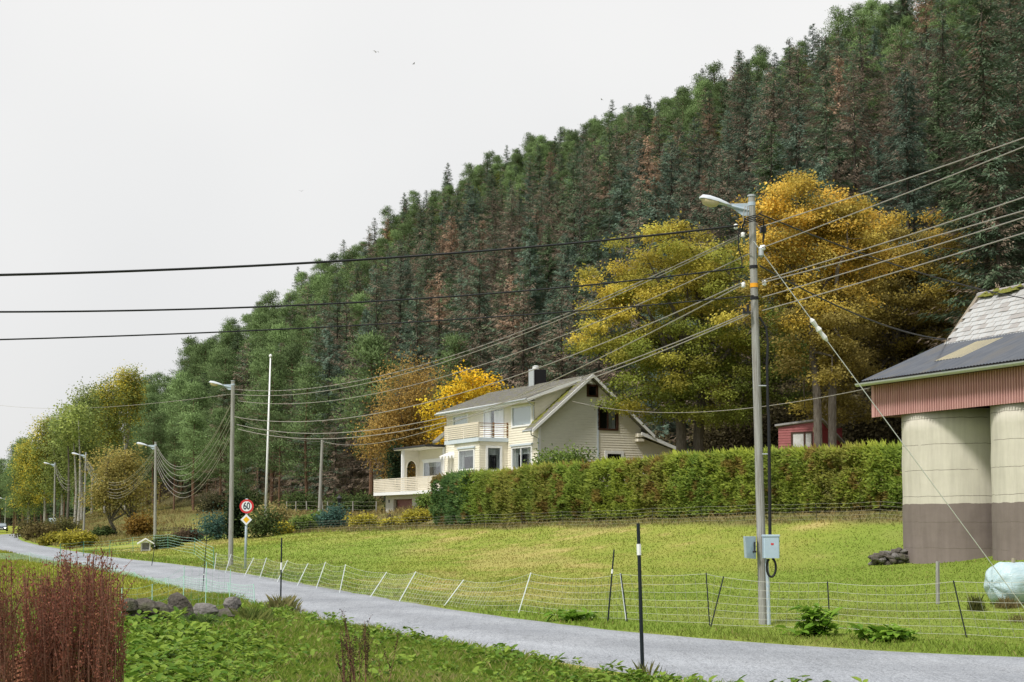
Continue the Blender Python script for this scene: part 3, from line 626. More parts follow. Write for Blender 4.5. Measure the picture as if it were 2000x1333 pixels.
sr = MB().prism([(SLX0, Bz(SLZ0)), (SLX1, Bz(SLZ1)), (6.9, Bz(5.2)), (6.9, Bz(5.1)), (SLX1, Bz(SLZ1 - .12)), (SLX0, Bz(SLZ0 - .12))], 'y', -16, 0).build('slate_roof', mat('roof_underlay', (.12, .11, .10), .9), barn)
SLT = [mat('pale_slate_%d' % i, c, .7, c2, 5, bump=.3, c3=(.30, .27, .25)) for i, (c, c2) in enumerate((((.33, .34, .35), (.42, .43, .44)), ((.29, .295, .30), (.37, .375, .38)), ((.25, .24, .24), (.32, .31, .31))))]
sv = Vector((SLX1 - SLX0, 0, SLZ1 - SLZ0)); sl_len = sv.length; sv.normalize(); sn = Vector((-sv.z, 0, sv.x))
def tile_mesh(m_):
    w_, h_, t_ = .335, .33, .014
    P = [Vector((0, -w_ / 2, 0)) + sn * .02, Vector((0, w_ / 2, 0)) + sn * .02, Vector((0, w_ / 2, 0)) + sv * h_, Vector((0, -w_ / 2, 0)) + sv * h_]
    V = [p + sn * t_ for p in P] + P
    return meshdata('slate', [tuple(v) for v in V], [(0, 1, 2, 3), (4, 7, 6, 5), (0, 4, 5, 1), (1, 5, 6, 2), (2, 6, 7, 3), (3, 7, 4, 0)], mats=[m_])
TM = [tile_mesh(m_) for m_ in SLT]
rows = int(sl_len / .235)
for r in range(rows):
    for k in range(22):
        y = -.2 - k * .345 - (r % 2) * .17
        t = r * .235; pos = Vector((SLX0, y, Bz(SLZ0))) + sv * t
        if t > sl_len - .25: continue
        o = obj('slate', TM[random.choices((0, 1, 2), (6, 3, 1.2))[0]], sr, pos + sn * random.uniform(0, .012)); o.rotation_euler = (random.uniform(-.02, .02), 0, 0)
mb = MB()                                        # the slates past the ones that can be picked out, out of view
for r in range(rows - 1):
    t = r * .235; P0 = Vector((SLX0, 0, Bz(SLZ0))) + sv * t + sn * .03; P1 = P0 + sv * .4 - sn * .02
    mb.add([(P0.x, -16, P0.z), (P0.x, -7.9, P0.z), (P1.x, -7.9, P1.z), (P1.x, -16, P1.z)], [(0, 1, 2, 3)])
o_ = mb.build('slates', SLT[0], sr); o_['kind'] = 'stuff'
roofb = MB().prism([(SLX0 - .1, Bz(SLZ0 - .2)), (SLX1, Bz(SLZ1 + .07)), (SLX1, Bz(SLZ1 - .2)), (SLX0 + .15, Bz(SLZ0 - .2))], 'y', -.06, .1).build('bargeboard', mat('grey_weathered_board', (.17, .14, .11), .9, (.26, .23, .19), 6, streak=(1, 1, 1)), barn)
MB().tube([(SLX1, .05, Bz(SLZ1) + .03), (SLX1, -16, Bz(SLZ1) + .03)], .09, 6).build('ridge_cap', SLT[2], barn)
mb = MB()
for i in range(70):
    y = -random.uniform(.3, 7); s = random.uniform(.06, .2); x = SLX1 - random.uniform(0, .16); z = Bz(SLZ1) + .08 - (SLX1 - x)
    mb.add([(x - s, y - s, z - s * .4), (x + s, y - s, z - .05), (x + s, y + s, z - .05), (x - s, y + s, z - s * .4), (x, y, z + s * .5)], [(0, 1, 4), (1, 2, 4), (2, 3, 4), (3, 0, 4)])
mb.build('moss', MOSS, sr)
mb = MB()
for i in range(14): y = -2.2 - i * .5; mb.add([(TP[0] - .02, y, Bz(TP[1]) + .03), (TP[0] - .02, y - .49, Bz(TP[1]) + .03), (TP[0] + .1, y - .49, Bz(TP[1]) + .14), (TP[0] + .1, y, Bz(TP[1]) + .14)], [(0, 3, 2, 1)])
mb.build('flashing', WHITEP, barn)

# little red hut behind the hedge
sp = at(1605, 74); SZ = 2.2
hut = thing('shed', 'small red board hut with flat sloping roof and pale windows between tree trunks', 'shed', (sp.x, sp.y, SZ), R(-32))
RED1 = mat('pinkish_red_boards', (.25, .075, .08), .7, (.31, .11, .11), 4, streak=(1, 1, 5)); RED2 = mat('deep_red_boards', (.16, .02, .025), .7, (.20, .03, .035), 4)  # front boards paler and pinker, side and rear a deeper red
m = MB()
clap(m, [(-2.35, 0), (0, 0), (0, 3.05), (-2.35, 2.85)], (0, 0), (1, 0), (0, -1), [(-1.65, -.45, 1.75, 2.55)], h=.14)
m.build('front_wall', RED1, hut)
m = MB(); clap(m, [(0, 0), (3.4, 0), (3.4, 1.9), (0, 3.05)], (0, 0), (0, 1), (1, 0), h=.14); m.build('side_wall', RED2, hut)
MB().prism([(0, 2.9), (-2.4, 2.7), (-2.4, 0), (0, 0)][::-1], 'y', 3.2, 3.3).build('rear_wall', RED2, hut)
MB().add([(-2.5, -.15, 2.88), (.15, -.15, 3.12), (.15, 3.5, 1.98), (-2.5, 3.5, 1.75), (-2.5, -.15, 2.98), (.15, -.15, 3.22), (.15, 3.5, 2.08), (-2.5, 3.5, 1.85)], [(0, 3, 2, 1), (4, 5, 6, 7), (0, 1, 5, 4), (1, 2, 6, 5), (2, 3, 7, 6), (3, 0, 4, 7)]).build('roof', mat('grey_roof_felt', (.20, .20, .20), .9, (.28, .28, .28), 3), hut)
w_ = MB().box((-1.65, -.04, 1.75), (-1.55, .06, 2.55)).box((-.95, -.04, 1.75), (-.85, .06, 2.55)).box((-.53, -.04, 1.75), (-.45, .06, 2.55)).box((-1.55, -.04, 2.47), (-.53, .06, 2.55)).build('window', BROWNF, hut)
SHB = mat('grey_white_shutter', (.55, .56, .56), .8, (.42, .42, .40), 4); MB().box((-1.55, 0, 1.75), (-.95, .02, 2.47)).build('shutter', SHB, w_); MB().box((-.85, 0, 1.75), (-.53, .02, 2.47)).build('shutter', SHB, w_)
MB().box((-.42, -.06, 2.5), (-.2, -.02, 2.75)).build('nest_box', mat('pale_wood', (.4, .33, .2), .8), hut)

# ------------------------------------------------------------------ lamp posts, wires
LAMPG = mat('lamp_housing_grey', (.55, .60, .66), .5, (.48, .52, .58), 8); LENS = mat('yellowed_lamp_lens', (.58, .50, .33), .3, (.50, .42, .26), 5)
def lamp_post(base, top, label, s=1.0, rot=0.0, r=.098):
    """round wooden pole with a bracket and a long luminaire reaching out over the road"""
    o = thing('street_lamp', label, 'street lamp', base, rot, 'street lamps on wooden poles along the road')
    tp = Vector(top) - Vector(base); ca, sa = math.cos(-rot), math.sin(-rot); tp = Vector((tp.x * ca - tp.y * sa, tp.x * sa + tp.y * ca, tp.z))
    n = 9; MB().tube([Vector((0, 0, -.4)) + tp * (i / n) + (Vector((0, 0, .4)) if i else Vector()) for i in range(n + 1)], [r * (1.12 - .27 * i / n) for i in range(n + 1)], 14).build('pole', OLDWOOD, o, smooth=False)
    T = tp - Vector((0, 0, .28 * s)); D = Vector((-1, -.12, .22)).normalized()
    MB().tube([tp, tp + Vector((0, 0, .03))], [r * 1.0, r * 1.0], 12).build('pole_cap', GALV, o)
    arm = MB(); arm.tube([T, T + D * .48 * s], .028 * s, 8)
    arm.prism([(-.42 * s, .11 * s), (0, .12 * s), (0, -.12 * s), (-.12 * s, -.12 * s)], 'y', -.02, .02); k = len(arm.v)
    arm.v = arm.v[:k-8] + [(x + T.x - r * .7, y + T.y, z + T.z + .03) for x, y, z in arm.v[k-8:]]
    arm.tube([T + Vector((0, 0, .1 * s)), T + Vector((0, 0, .17 * s))], r * .93, 14); arm.build('lamp_arm', BLUESTEEL, o)
    h = MB(); hb_ = MB(); L = .62 * s; A0 = T + D * .42 * s
    # luminaire: tapered hood (upper half) and bulging lens (lower half)
    st = [(0, .05, .035), (.18, .07, .06), (.4, .115, .085), (.7, .135, .10), (.92, .11, .085), (1, .04, .03)]; n = 12
    side = D.cross(Vector((0, 0, 1))).normalized(); upv = side.cross(D).normalized()
    V = []
    for t, wd, ht in st:
        for k in range(n + 1):
            a = math.pi * k / n; V.append(A0 + D * (t * L) + side * (wd * s * math.cos(a)) + upv * (ht * s * math.sin(a)))
    h.add(V, [(i*(n+1)+k, i*(n+1)+k+1, (i+1)*(n+1)+k+1, (i+1)*(n+1)+k) for i in range(len(st)-1) for k in range(n)] + [tuple((n+1)*(len(st)-1)+k for k in range(n+1)), tuple(range(n, -1, -1))])
    h.add([A0 + D * (t * L) + side * (sg * wd * s) for t, wd, ht in st for sg in (1, -1)], [(2*i, 2*i+1, 2*i+3, 2*i+2) for i in range(len(st)-1)])
    hd = h.build('lamp_head', LAMPG, o, smooth=True)
    st2 = [(.36, .03, .0), (.42, .105, .07), (.6, .122, .115), (.85, .11, .09), (.94, .03, .0)]; V = []
    for t, wd, ht in st2:
        for k in range(n + 1):
            a = math.pi * k / n; V.append(A0 + D * (t * L) + side * (wd * s * math.cos(a)) - upv * (ht * s * math.sin(a) + .004))
    hb_.add(V, [(i*(n+1)+k, (i+1)*(n+1)+k, (i+1)*(n+1)+k+1, i*(n+1)+k+1) for i in range(len(st2)-1) for k in range(n)]).build('lens', LENS, hd, smooth=True)
    return o
P1b, P1t = at(1489, 26.8, py=1205), at(1473, 26.8, py=378)
P2b, P2t = at(452, 61, py=1104), at(453, 61, py=744)
P3b, P3t = at(304, 100, py=1044), at(303, 100, py=864)
P4b, P4t = at(165, 144, py=1037), at(167, 144, py=884)
P5b, P5t = at(107, 193, py=1017), at(107, 193, py=903)
P6b, P6t = at(11, 300, py=1030), at(12, 300, py=972)
POLES = [(P1b, P1t), (P2b, P2t), (P3b, P3t), (P4b, P4t), (P5b, P5t), (P6b, P6t)]
for b_, t_ in POLES: b_.z = min(b_.z, ground(b_.x, b_.y))
lp1 = lamp_post(P1b, P1t, 'tall wooden lamp post carrying two grey cabinets and many cables', 1.0, r=.079)
lamp_post(P2b, P2t, 'wooden lamp post beside the speed limit sign', 1.0)
lamp_post(P3b, P3t, 'wooden lamp post by the little roofed letterbox stand', 1.3)
lamp_post(P4b, P4t, 'wooden lamp post in front of the white birch trunks', 1.4)
lamp_post(P5b, P5t, 'wooden lamp post with small blue box at its foot among yellow trees', 1.5, r=.12)
lamp_post(P6b, P6t, 'small distant lamp post beyond the road bend near the car', 1.3, r=.12)
# fittings of the big post
def on1(py, dx=0, dy=0):                       # a point on the big post at picture row py, in the post's own frame
    t = (py - 378) / (1205 - 378); p = P1t.lerp(P1b, t); return Vector((p.x + dx, p.y + dy, p.z)) - P1b
def part1(name, m_, mb, **k): return mb.build(name, m_, lp1, **k)
CAB = mat('grey_cabinet_paint', (.35, .46, .56), .45, (.40, .51, .60), 6); REDS = mat('red_sticker', (.6, .03, .03), .5)
c0 = on1(1078)
cb = part1('cabinet', CAB, MB().bbox((c0.x - .02, c0.y - .36, c0.z), (c0.x + .27, c0.y - .16, c0.z + .42), .015))
MB().bbox((c0.x - .03, c0.y - .37, c0.z + .40), (c0.x + .28, c0.y - .15, c0.z + .435), .01).build('lid', CAB, cb)
st_ = MB()
for dx in (0, .026): st_.box((c0.x + .11 + dx, c0.y - .364, c0.z + .245), (c0.x + .132 + dx, c0.y - .36, c0.z + .28))
st_.build('sticker', REDS, cb)
cb = part1('cabinet', CAB, MB().add([(c0.x - .33, c0.y - .3, c0.z + .0), (c0.x - .13, c0.y - .12, c0.z - .02), (c0.x - .13, c0.y + .1, c0.z - .02), (c0.x - .31, c0.y + .1, c0.z), (c0.x - .355, c0.y - .3, c0.z + .4), (c0.x - .13, c0.y - .12, c0.z + .4), (c0.x - .13, c0.y + .1, c0.z + .4), (c0.x - .33, c0.y + .1, c0.z + .4)], [(0,3,2,1),(4,5,6,7),(0,1,5,4),(1,2,6,5),(2,3,7,6),(3,0,4,7)]))
MB().box((c0.x - .17, c0.y - .18, c0.z + .12), (c0.x - .15, c0.y - .16, c0.z + .3)).box((c0.x - .2, c0.y - .19, c0.z + .10), (c0.x - .13, c0.y - .17, c0.z + .13)).build('handle', DARKM, cb)
a, b = on1(625, .13, -.1), on1(1036, .13, -.2); mid = lambda t, dx=0: a.lerp(b, t) + Vector((dx, 0, 0))
part1('riser_cable', BLACKRUB, MB().tube([on1(615, .06, -.12), mid(.03, .06), mid(.1, .08), mid(.2, .05), mid(.4, .04), mid(.45, .05), mid(.8, .02), b], [.02, .022, .025, .025, .028, .03, .032, .032], 8))
part1('cable_strap', GALV, MB().tube([mid(.3, -.12), mid(.3, .07)], .012, 6)); part1('cable_strap', GALV, MB().tube([mid(.62, -.1), mid(.62, .06)], .012, 6))
pts = [Vector((c0.x + .13 + .085 * math.sin(t), c0.y - .26, c0.z - .17 + .17 * math.cos(t) * (1 if math.cos(t) > 0 else 1.05))) for t in np.linspace(.25, 2 * math.pi - .5, 16)]
part1('cable_loop', BLACKRUB, MB().tube(pts, .022, 8))
part1('ground_pipe', BLUESTEEL, MB().tube([on1(1080, .06, -.17), on1(1120, .07, -.17), on1(1208, .07, -.17)], .035, 8))
part1('rope_band', mat('orange_tape', (.75, .34, .02), .6), MB().tube([on1(556), on1(548)], .081, 14))
for py in (516, 577): part1('pole_band', BLACKRUB, MB().tube([on1(py + 3), on1(py - 3)], .080, 14))
br = MB(); c_ = on1(607, -.13, -.12); br.box((c_.x - .12, c_.y - .04, c_.z - .02), (c_.x + .02, c_.y + .04, c_.z + .02)).tube([(c_.x - .1, c_.y, c_.z), (c_.x - .1, c_.y, c_.z + .09)], .02, 6).tube([(c_.x - .02, c_.y, c_.z), (c_.x - .02, c_.y, c_.z + .16)], .025, 6); part1('wire_bracket', DARKM, br)
part1('connector_box', DARKM, MB().bbox(tuple(on1(450, .14, -.1)), tuple(on1(437, .25, .02)), .01))
lp = MB()
for k in range(4):
    rr = .1 + .035 * k; pts = [on1(437 + 3 * k, -.22 + .0 * k, -.14)] + [on1(437 - 8 - 3 * k + 14 * abs(t - .5), -.22 + .44 * t, -.18 - .02 * k) for t in np.linspace(.1, .9, 7)] + [on1(447 + k * 4, .2, -.12), on1(462 + k * 3, .17, -.1)]
    lp.tube(pts, .011, 6)
part1('jumper_cable', BLACKRUB, lp)
part1('jumper_cable', BLACKRUB, MB().tube([on1(438, -.24, -.1), on1(455, -.29, -.1), on1(480, -.29, -.1), on1(505, -.23, -.1), on1(518, -.24, -.1)], .012, 6))
for py, dx in ((439, -.33), (455, -.2), (553, -.22), (480, .18), (549, .18)): part1('insulator', WHITEP, MB().lathe([(.02, -.05), (.045, -.03), (.03, 0), (.045, .03), (.02, .05)], 10), loc=on1(py, dx, -.1), smooth=True)
part1('hanging_wire', ALU, MB().tube([on1(398, -.14, -.08), on1(420, -.19, -.1), on1(436, -.16, -.1)], .008, 5).tube([on1(398, -.1, -.1), on1(430, -.13, -.12)], .008, 5))
bx_ = MB().bbox((-.5, -.7, .3), (.5, -.3, 1.1), .03)
bx_.build('cabinet', BLUESTEEL, bpy.data.objects['street_lamp.004'])

def wire(a, b, sag, r, m_, label, name='overhead_wire', group=None, n=28, twist=False, cat='wire'):
    a, b = Vector(a), Vector(b); pts = []
    for i in range(n + 1):
        t = i / n; p = a.lerp(b, t); p.z -= 4 * sag * t * (1 - t); pts.append(p)
    c = a.copy(); mb = MB()
    if twist:
        m2 = n * 6; fine = []
        for ph in (0, math.pi):
            L = []
            for i in range(m2 + 1):
                t = i / m2; p = a.lerp(b, t); p.z -= 4 * sag * t * (1 - t); an = ph + t * (b - a).length * 5
                L.append(p - c + Vector((0, r * .8 * math.cos(an), r * .8 * math.sin(an))))
            mb.tube(L, r * .62, 4)
    else: mb.tube([p - c for p in pts], r, 5)
    o = mb.build(name, m_, loc=c); tag(o, label, cat, group); return o
def P(k, py, px=None):                 # a point on pole k at picture row py
    b_, t_ = POLES[k]; z = (HOR - py) / F * b_.y; f = (z - b_.z) / (t_.z - b_.z); p = b_.lerp(t_, f)
    return Vector((p.x if px is None else (px - 1000) / F * p.y, p.y, z))
def shifted(v, dx, dy=0): return Vector((v.x + dx, v.y + dy, v.z))
g12 = 'pale wires from the cabinet lamp post to the sign lamp post'
w12 = [('topmost pale wire', 452, 760, 1458, 0, 1.0), ('second pale wire from the top', 455, 770, 1461, 0, 1.0), ('third pale wire from the top', 492, 783, 1470, .15, 1.05), ('fourth pale wire from the top', 549, 814, 1456, 0, 1.1), ('fifth pale twin wire from the top', 608, 829, 1468, .1, 1.15), ('lowest pale twin wire', 612, 838, 1468, .16, 1.2)]
for nm, ya, yb, pxa, dx, sag in w12:
    wire(shifted(P(0, ya, pxa), 0, -.12), shifted(P(1, yb), dx + .1, -.1), sag, .0095 if ya < 500 else .0115, ALU, nm + ' slung between cabinet post and sign post', group=g12, twist=ya < 453)
HP = at(629, 110, py=862)
wire(shifted(P(1, 812), .1), HP, .35, .012, ALU, 'thin wire from the sign lamp post to the bare leaning pole')
wire(HP, shifted(P(0, 553, 1456), 0, -.1), 1.3, .013, ALU, 'long wire from the bare leaning pole to the cabinet lamp post')
# onward to the next pole behind the camera's right shoulder
PR = Vector((21.2, -7.5, 0)); gR = 'pale wires climbing over the barn roof from the cabinet lamp post'
for ya, ye, nm in ((440, 258, 'uppermost pale wire climbing over the barn roof'), (482, 275, 'thick second pale wire climbing over the barn roof'), (547, 376, 'third pale wire climbing over the barn roof'), (551, 403, 'fourth pale wire climbing over the barn roof'), (580, 416, 'fifth pale wire climbing over the barn roof'), (606, 447, 'lowest pale wire climbing over the barn roof')):
    a = shifted(P(0, ya, 1490), 0, -.1); t = .175; dd = a.y + (PR.y - a.y) * t; zt = (HOR - ye) / F * dd; sag = .7
    ze = a.z + (zt + 4 * sag * t * (1 - t) - a.z) / t
    wire(a, (PR.x, PR.y, ze), sag, .0098, ALU, nm, group=gR)
gL = 'black cables crossing the sky to the left of the cabinet lamp post'
for ya, pxa, k, s, r, nm in ((439, 1443, 2.15, .24, .021, 'thick black cable, highest of three leaving the cabinet lamp post'), (521, 1455, 1.795, .324, .0155, 'black cable, the middle of three leaving the cabinet lamp post'), (577, 1473, 1.76, .18, .0125, 'black cable, the lowest of three leaving the cabinet lamp post')):
    a = shifted(P(0, ya, pxa), 0, -.13); wire(a, (-10.8, 20, a.z - k), s, r, BLACKRUB, nm, 'overhead_cable', gL, cat='cable', n=44)
wire(shifted(P(0, 412, 1482), .05), at(2060, 43, py=588), .25, .016, BLACKRUB, 'black cable from the lamp post top to the barn ridge', 'overhead_cable', cat='cable')
wire(shifted(P(0, 518, 1482), .05, -.1), at(1862, 48.4, py=662), .3, .02, BLACKRUB, 'black cable from the lamp post to the barn gable edge', 'overhead_cable', cat='cable')
wire(at(1118, 84.6, py=783), at(1703, 46.1, py=757), .75, .012, ALU, 'thin pale wire from the house gable to the barn eave')
ga = shifted(P(0, 470, 1474), 0, -.14); gb = at(2004, 29); gb.z -= .05
gw = thing('guy_wire', 'white steel guy wire slanting from the lamp post to the ground by the bale', 'guy wire', gb); A = ga - gb
MB().tube([(0, 0, 0), A], .0095, 6).build('strand', mat('bright_steel_strand', (.66, .68, .70), .4), gw)
MB().lathe([(.02, -.28), (.05, -.2), (.035, -.05), (.06, 0), (.035, .08), (.05, .22), (.02, .28)], 8).build('insulator', WHITEP, gw, loc=A * .775).rotation_euler = A.to_track_quat('Z', 'Y').to_euler()
MB().lathe([(.01, -.12), (.05, -.08), (.05, .06), (.01, .12)], 8).build('clamp', GALV, gw, loc=A * .975)
# the sagging bundles farther along the road
for k, rows in ((1, ((790, 872), (793, 876), (810, 883), (820, 890), (835, 897), (850, 905), (856, 912))), (2, ((878, 896), (881, 899), (890, 904), (897, 908), (901, 911), (905, 914))), (3, ((897, 908), (903, 914), (909, 919), (913, 922)))):
    nm = ('between the sign lamp post and the letterbox lamp post', 'between the letterbox lamp post and the birch lamp post', 'between the birch lamp post and the blue box lamp post')[k - 1]
    for i, (ya, yb) in enumerate(rows):
        wire(shifted(P(k, ya), -.1), shifted(P(k + 1, yb), .1), (2.0, 2.4, 2.2)[k - 1] * (1 + .03 * i), (.0105, .013, .014)[k - 1], ALU, 'pale slack wire ' + nm, group='slack wires ' + nm, n=20)
wire(at(-40, 260, py=786), at(452, 130, py=769), 1.2, .02, ALU, 'faint high wire crossing the far trees behind the lamp posts', n=12)

# leaning bare pole, flagpole, garden lamp
hp = at(624, 110); o = thing('utility_pole', 'bare wooden pole leaning slightly in the garden grass', 'pole', hp)
MB().tube([(0, 0, -.3), (HP - hp) * .5, HP - hp + Vector((0, 0, .12))], [.14, .125, .11], 10).build('shaft', OLDWOOD, o)
MB().tube([(.35, 0, -.1), (HP - hp) * .35], .05, 6).build('stay', OLDWOOD, o)
fb = at(518, 96); ft = at(526, 96, py=697); o = thing('flagpole', 'tall white flagpole without flag behind the round dark bush', 'flagpole', fb); D = ft - fb
MB().tube([(0, 0, -.2), D * .5, D], [.09, .07, .045], 10).build('pole', mat('flagpole_white', (.74, .76, .80), .4), o, smooth=True)
MB().lathe([(.03, 0), (.1, .05), (.11, .12), (.06, .2), (.01, .24)], 10).build('knob', mat('flagpole_white', (.8, .8, .8)), o, loc=D)
gl = at(663, 99); o = thing('garden_lamp', 'black garden lantern on a short post among the shrubs', 'garden lamp', gl)
H_ = (HOR - 985) / F * 99 - gl.z
MB().tube([(0, 0, -.1), (0, 0, H_)], .05, 8).build('post', DARKM, o); MB().lathe([(.06, 0), (.17, .4), (.22, .42), (.05, .6), (.02, .7)], 6).build('lantern', DARKM, o, loc=(0, 0, H_))

# ------------------------------------------------------------------ signs, markers
sb = at(480.5, 58); o = thing('road_sign', 'grey post with round 60 speed sign above a yellow priority diamond', 'road sign', sb)
zt = (HOR - 974) / F * 58 - sb.z
MB().tube([(0, 0, -.2), (.04, 0, zt)], .052, 10).build('post', BLUESTEEL, o, smooth=True)
SRED = mat('sign_red', (.52, .035, .04), .45); SWH = mat('sign_white', (.70, .74, .78), .45); SBL = mat('sign_black', (.02, .035, .05), .5); SYE = mat('sign_yellow', (.74, .42, .01), .45); SGR = mat('sign_back_grey', (.35, .38, .42), .5)
def disc(r, y0, y1, n=40): return [(r * math.cos(2 * math.pi * k / n), r * math.sin(2 * math.pi * k / n)) for k in range(n)]
zc = (HOR - 989) / F * 58 - sb.z; ang = R(4)
f60 = MB().prism(disc(.285, 0, 0), 'y', -.012, .012).build('speed_sign', SRED, o, loc=(.05, -.075, zc)); f60.rotation_euler = (0, 0, ang)
MB().prism(disc(.205, 0, 0), 'y', -.016, -.012).build('sign_face', SWH, f60)
cu = bpy.data.curves.new('numerals', 'FONT'); cu.body = '60'; cu.size = .36; cu.align_x = 'CENTER'; cu.align_y = 'CENTER'; cu.extrude = .001; cu.offset = .006; cu.space_character = .95
to = bpy.data.objects.new('tmp', cu); COL.objects.link(to); bpy.context.view_layer.update()
me = bpy.data.meshes.new_from_object(to.evaluated_get(bpy.context.evaluated_depsgraph_get())); bpy.data.objects.remove(to)
me.materials.clear(); me.materials.append(SBL); num = obj('numerals', me, f60, (0, -.019, 0)); num.rotation_euler = (R(90), 0, 0); num.scale = (.82, 1.12, 1)
zd = (HOR - 1015) / F * 58 - sb.z; dm = lambda r: [(r, 0), (0, r), (-r, 0), (0, -r)]
pd = MB().prism(dm(.245), 'y', -.012, .012).build('priority_sign', SBL, o, loc=(.04, -.075, zd)); pd.rotation_euler = (0, 0, ang)
MB().prism(dm(.232), 'y', -.015, -.012).build('border', SWH, pd); MB().prism(dm(.135), 'y', -.018, -.015).build('sign_face', SYE, pd)

STK = mat('black_plastic_stake', (.010, .016, .022), .5); REFL = mat('white_reflector', (.78, .80, .82), .4)
def stake(px_b, py_t, px_t, d, label, r=.02, band=(.8, .87)):
    b_ = at(px_b, d); t_ = at(px_t, d, py=py_t); D = t_ - b_; o = thing('snow_stake', label, 'snow stake', b_, group='black snow stakes along the road')
    MB().tube([D * -.05, D], [r, r * .9], 8).build('stick', STK, o); MB().tube([D * band[0], D * band[1]], r * 1.12, 8).build('reflector_band', REFL, o)
stake(1254, 1022, 1246, 17.4, 'thick black snow stake with white band on the near road edge', .024)
stake(1186, 1073, 1199, 27.3, 'thin black snow stake leaning by the white net fence', .016, (.67, .73))
stake(550, 1050, 551, 31.5, 'thin black snow stake beside the weedy stone row', .018, (.56, .66))
stake(398, 1045, 405, 40, 'very thin dark snow stake near the pale green net', .012, (.3, .32)); 
stake(298, 1057, 305, 62, 'short thin snow stake across the road on the grassy bank', .016, (.8, .83))

# ------------------------------------------------------------------ net fences
def strip_tubes(mb, pts, r): mb.tube(pts, r, 3, cap=False)
def net(name, label, posts, m_net, m_post, strands, vspace, r, post_r, sag=.08, h_from=.06):
    """posts: list of (foot, top); the netting hangs between them"""
    o = thing(name, label, 'fence', posts[0][0]); B0 = Vector(posts[0][0]); mb = MB()
    for f_, t_ in posts: MB().tube([Vector(f_) - B0 - (Vector(t_) - Vector(f_)) * .08, Vector(t_) - B0], post_r, 6).build('post', m_post, o)
    for (f0, t0), (f1, t1) in zip(posts[:-1], posts[1:]):
        f0, t0, f1, t1 = (Vector(v) - B0 for v in (f0, t0, f1, t1)); L = (f1 - f0).length; k = max(4, int(L / .35)); sg = sag * random.uniform(.7, 1.5) * min(1.6, L / 3)
        def pt(u, v):
            a = f0.lerp(t0, v); b = f1.lerp(t1, v); p = a.lerp(b, u); p.z -= 4 * sg * u * (1 - u) * (.35 + .65 * v); return p
        for s in strands: strip_tubes(mb, [pt(i / k, s) for i in range(k + 1)], r * (1.25 if s == strands[-1] else 1))
        nv = int(L / vspace); lean = random.uniform(-.03, .03)
        for i in range(1, nv):
            u = i / nv; strip_tubes(mb, [pt(min(1, max(0, u + lean * (.5 - v) + random.uniform(-.004, .004))), v) for v in (strands[0], .35, .7, strands[-1])], r * .9)
    nn = mb.build('netting', m_net, o); return o
NETW = mat('white_net_twine', (.40, .43, .36), .7); NETG = mat('pale_green_net_twine', (.30, .50, .42), .7); NETB = mat('dark_net_twine', (.34, .36, .30), .7)
PW = mat('white_net_post', (.66, .72, .74), .5); PG = mat('pale_green_post', (.42, .70, .62), .5); PB = mat('dark_net_post', (.02, .025, .03), .5)
def gpt(px, d): return at(px, d)
def post(pxb, d, pxt, pyt, dt=0): return (at(pxb, d), at(pxt, d + dt, py=pyt))
STR = [.06, .2, .34, .48, .64, .8, .98]
net('net_fence', 'white electric net fence with leaning white posts along the far road edge', [post(*a) for a in ((420, 55.5, 424, 1080), (441, 53.5, 453, 1082), (478, 50.5, 497, 1089), (508, 48.5, 522, 1089), (542, 45.7, 563, 1102 - 8), (581, 43, 603, 1100), (618, 41.2, 637, 1097), (664, 38.6, 676, 1102), (723, 36.7, 756, 1117), (780, 34.9, 813, 1116), (868, 33.2, 906, 1132), (1013, 30.4, 1037, 1118))] + [post(1222, 27.4, 1211, 1119)], NETW, PW, STR, .12, .0027, .013)
net('net_fence', 'thin dark wire net fence in front of the cabinet lamp post', [post(*a) for a in ((1224, 27.3, 1212, 1120), (1384, 26.4, 1378, 1118), (1386, 25.9, 1412, 1125), (1618, 25.2, 1614, 1135), (1883, 23.6, 1859, 1133), (2120, 22.4, 2095, 1128))], NETB, PB, STR, .19, .0031, .012, sag=.06)
net('net_fence', 'pale green electric net fence along the meadow below the road', [post(*a) for a in ((-30, 82, -30, 1075), (60, 72, 61, 1079), (120, 64, 120, 1087), (175, 58.5, 174, 1097), (215, 55, 214, 1103), (266, 50.5, 265, 1117), (295, 47, 293, 1125), (327, 44, 325, 1128), (363, 41, 360, 1104 + 20), (407, 38.5, 405, 1105 + 24), (450, 36, 447, 1112 + 25), (500, 33, 497, 1140))], NETG, PG, STR, .2, .004, .011, sag=.05)
net('net_fence', 'second pale green net fence in front of the meadow by the stone row', [post(*a) for a in ((242, 25.6, 241, 1147), (300, 26.5, 300, 1140), (360, 27.5, 362, 1105), (404, 29, 405, 1098), (450, 31, 452, 1112))], NETG, PG, STR, .42, .0022, .008, sag=.1)
def wfence(name, label, pts, heights, m_w, m_p, nst=5, r=.006, pr=.02):
    o = thing(name, label, 'fence', pts[0]); B0 = Vector(pts[0]); mb = MB()
    for p in pts: v = Vector(p) - B0; MB().tube([v - Vector((0, 0, .2)), v + Vector((random.uniform(-.06, .06), 0, heights))], pr, 5).build('post', m_p, o)
    for a, b in zip(pts[:-1], pts[1:]):
        a, b = Vector(a) - B0, Vector(b) - B0
        for s in range(nst):
            z = heights * (.12 + .86 * s / (nst - 1)); mb.tube([a + Vector((0, 0, z)), a.lerp(b, .5) + Vector((0, 0, z - .04)), b + Vector((0, 0, z))], r, 3, cap=False)
    mb.build('wires', m_w, o)
fp = []
for q in np.arange(38, 121, 3.1):
    p = ph_(q) - 1.7 - .9 * sm((q - 95) / 15); x, y = xy(p, q); fp.append((float(x), float(y), ground(float(x), float(y))))
wfence('wire_fence', 'low wire fence with thin posts running below the hedge and garden', fp, .7, mat('dull_fence_wire', (.22, .22, .17), .8), PB, 5, .0045, .010)
fp = []
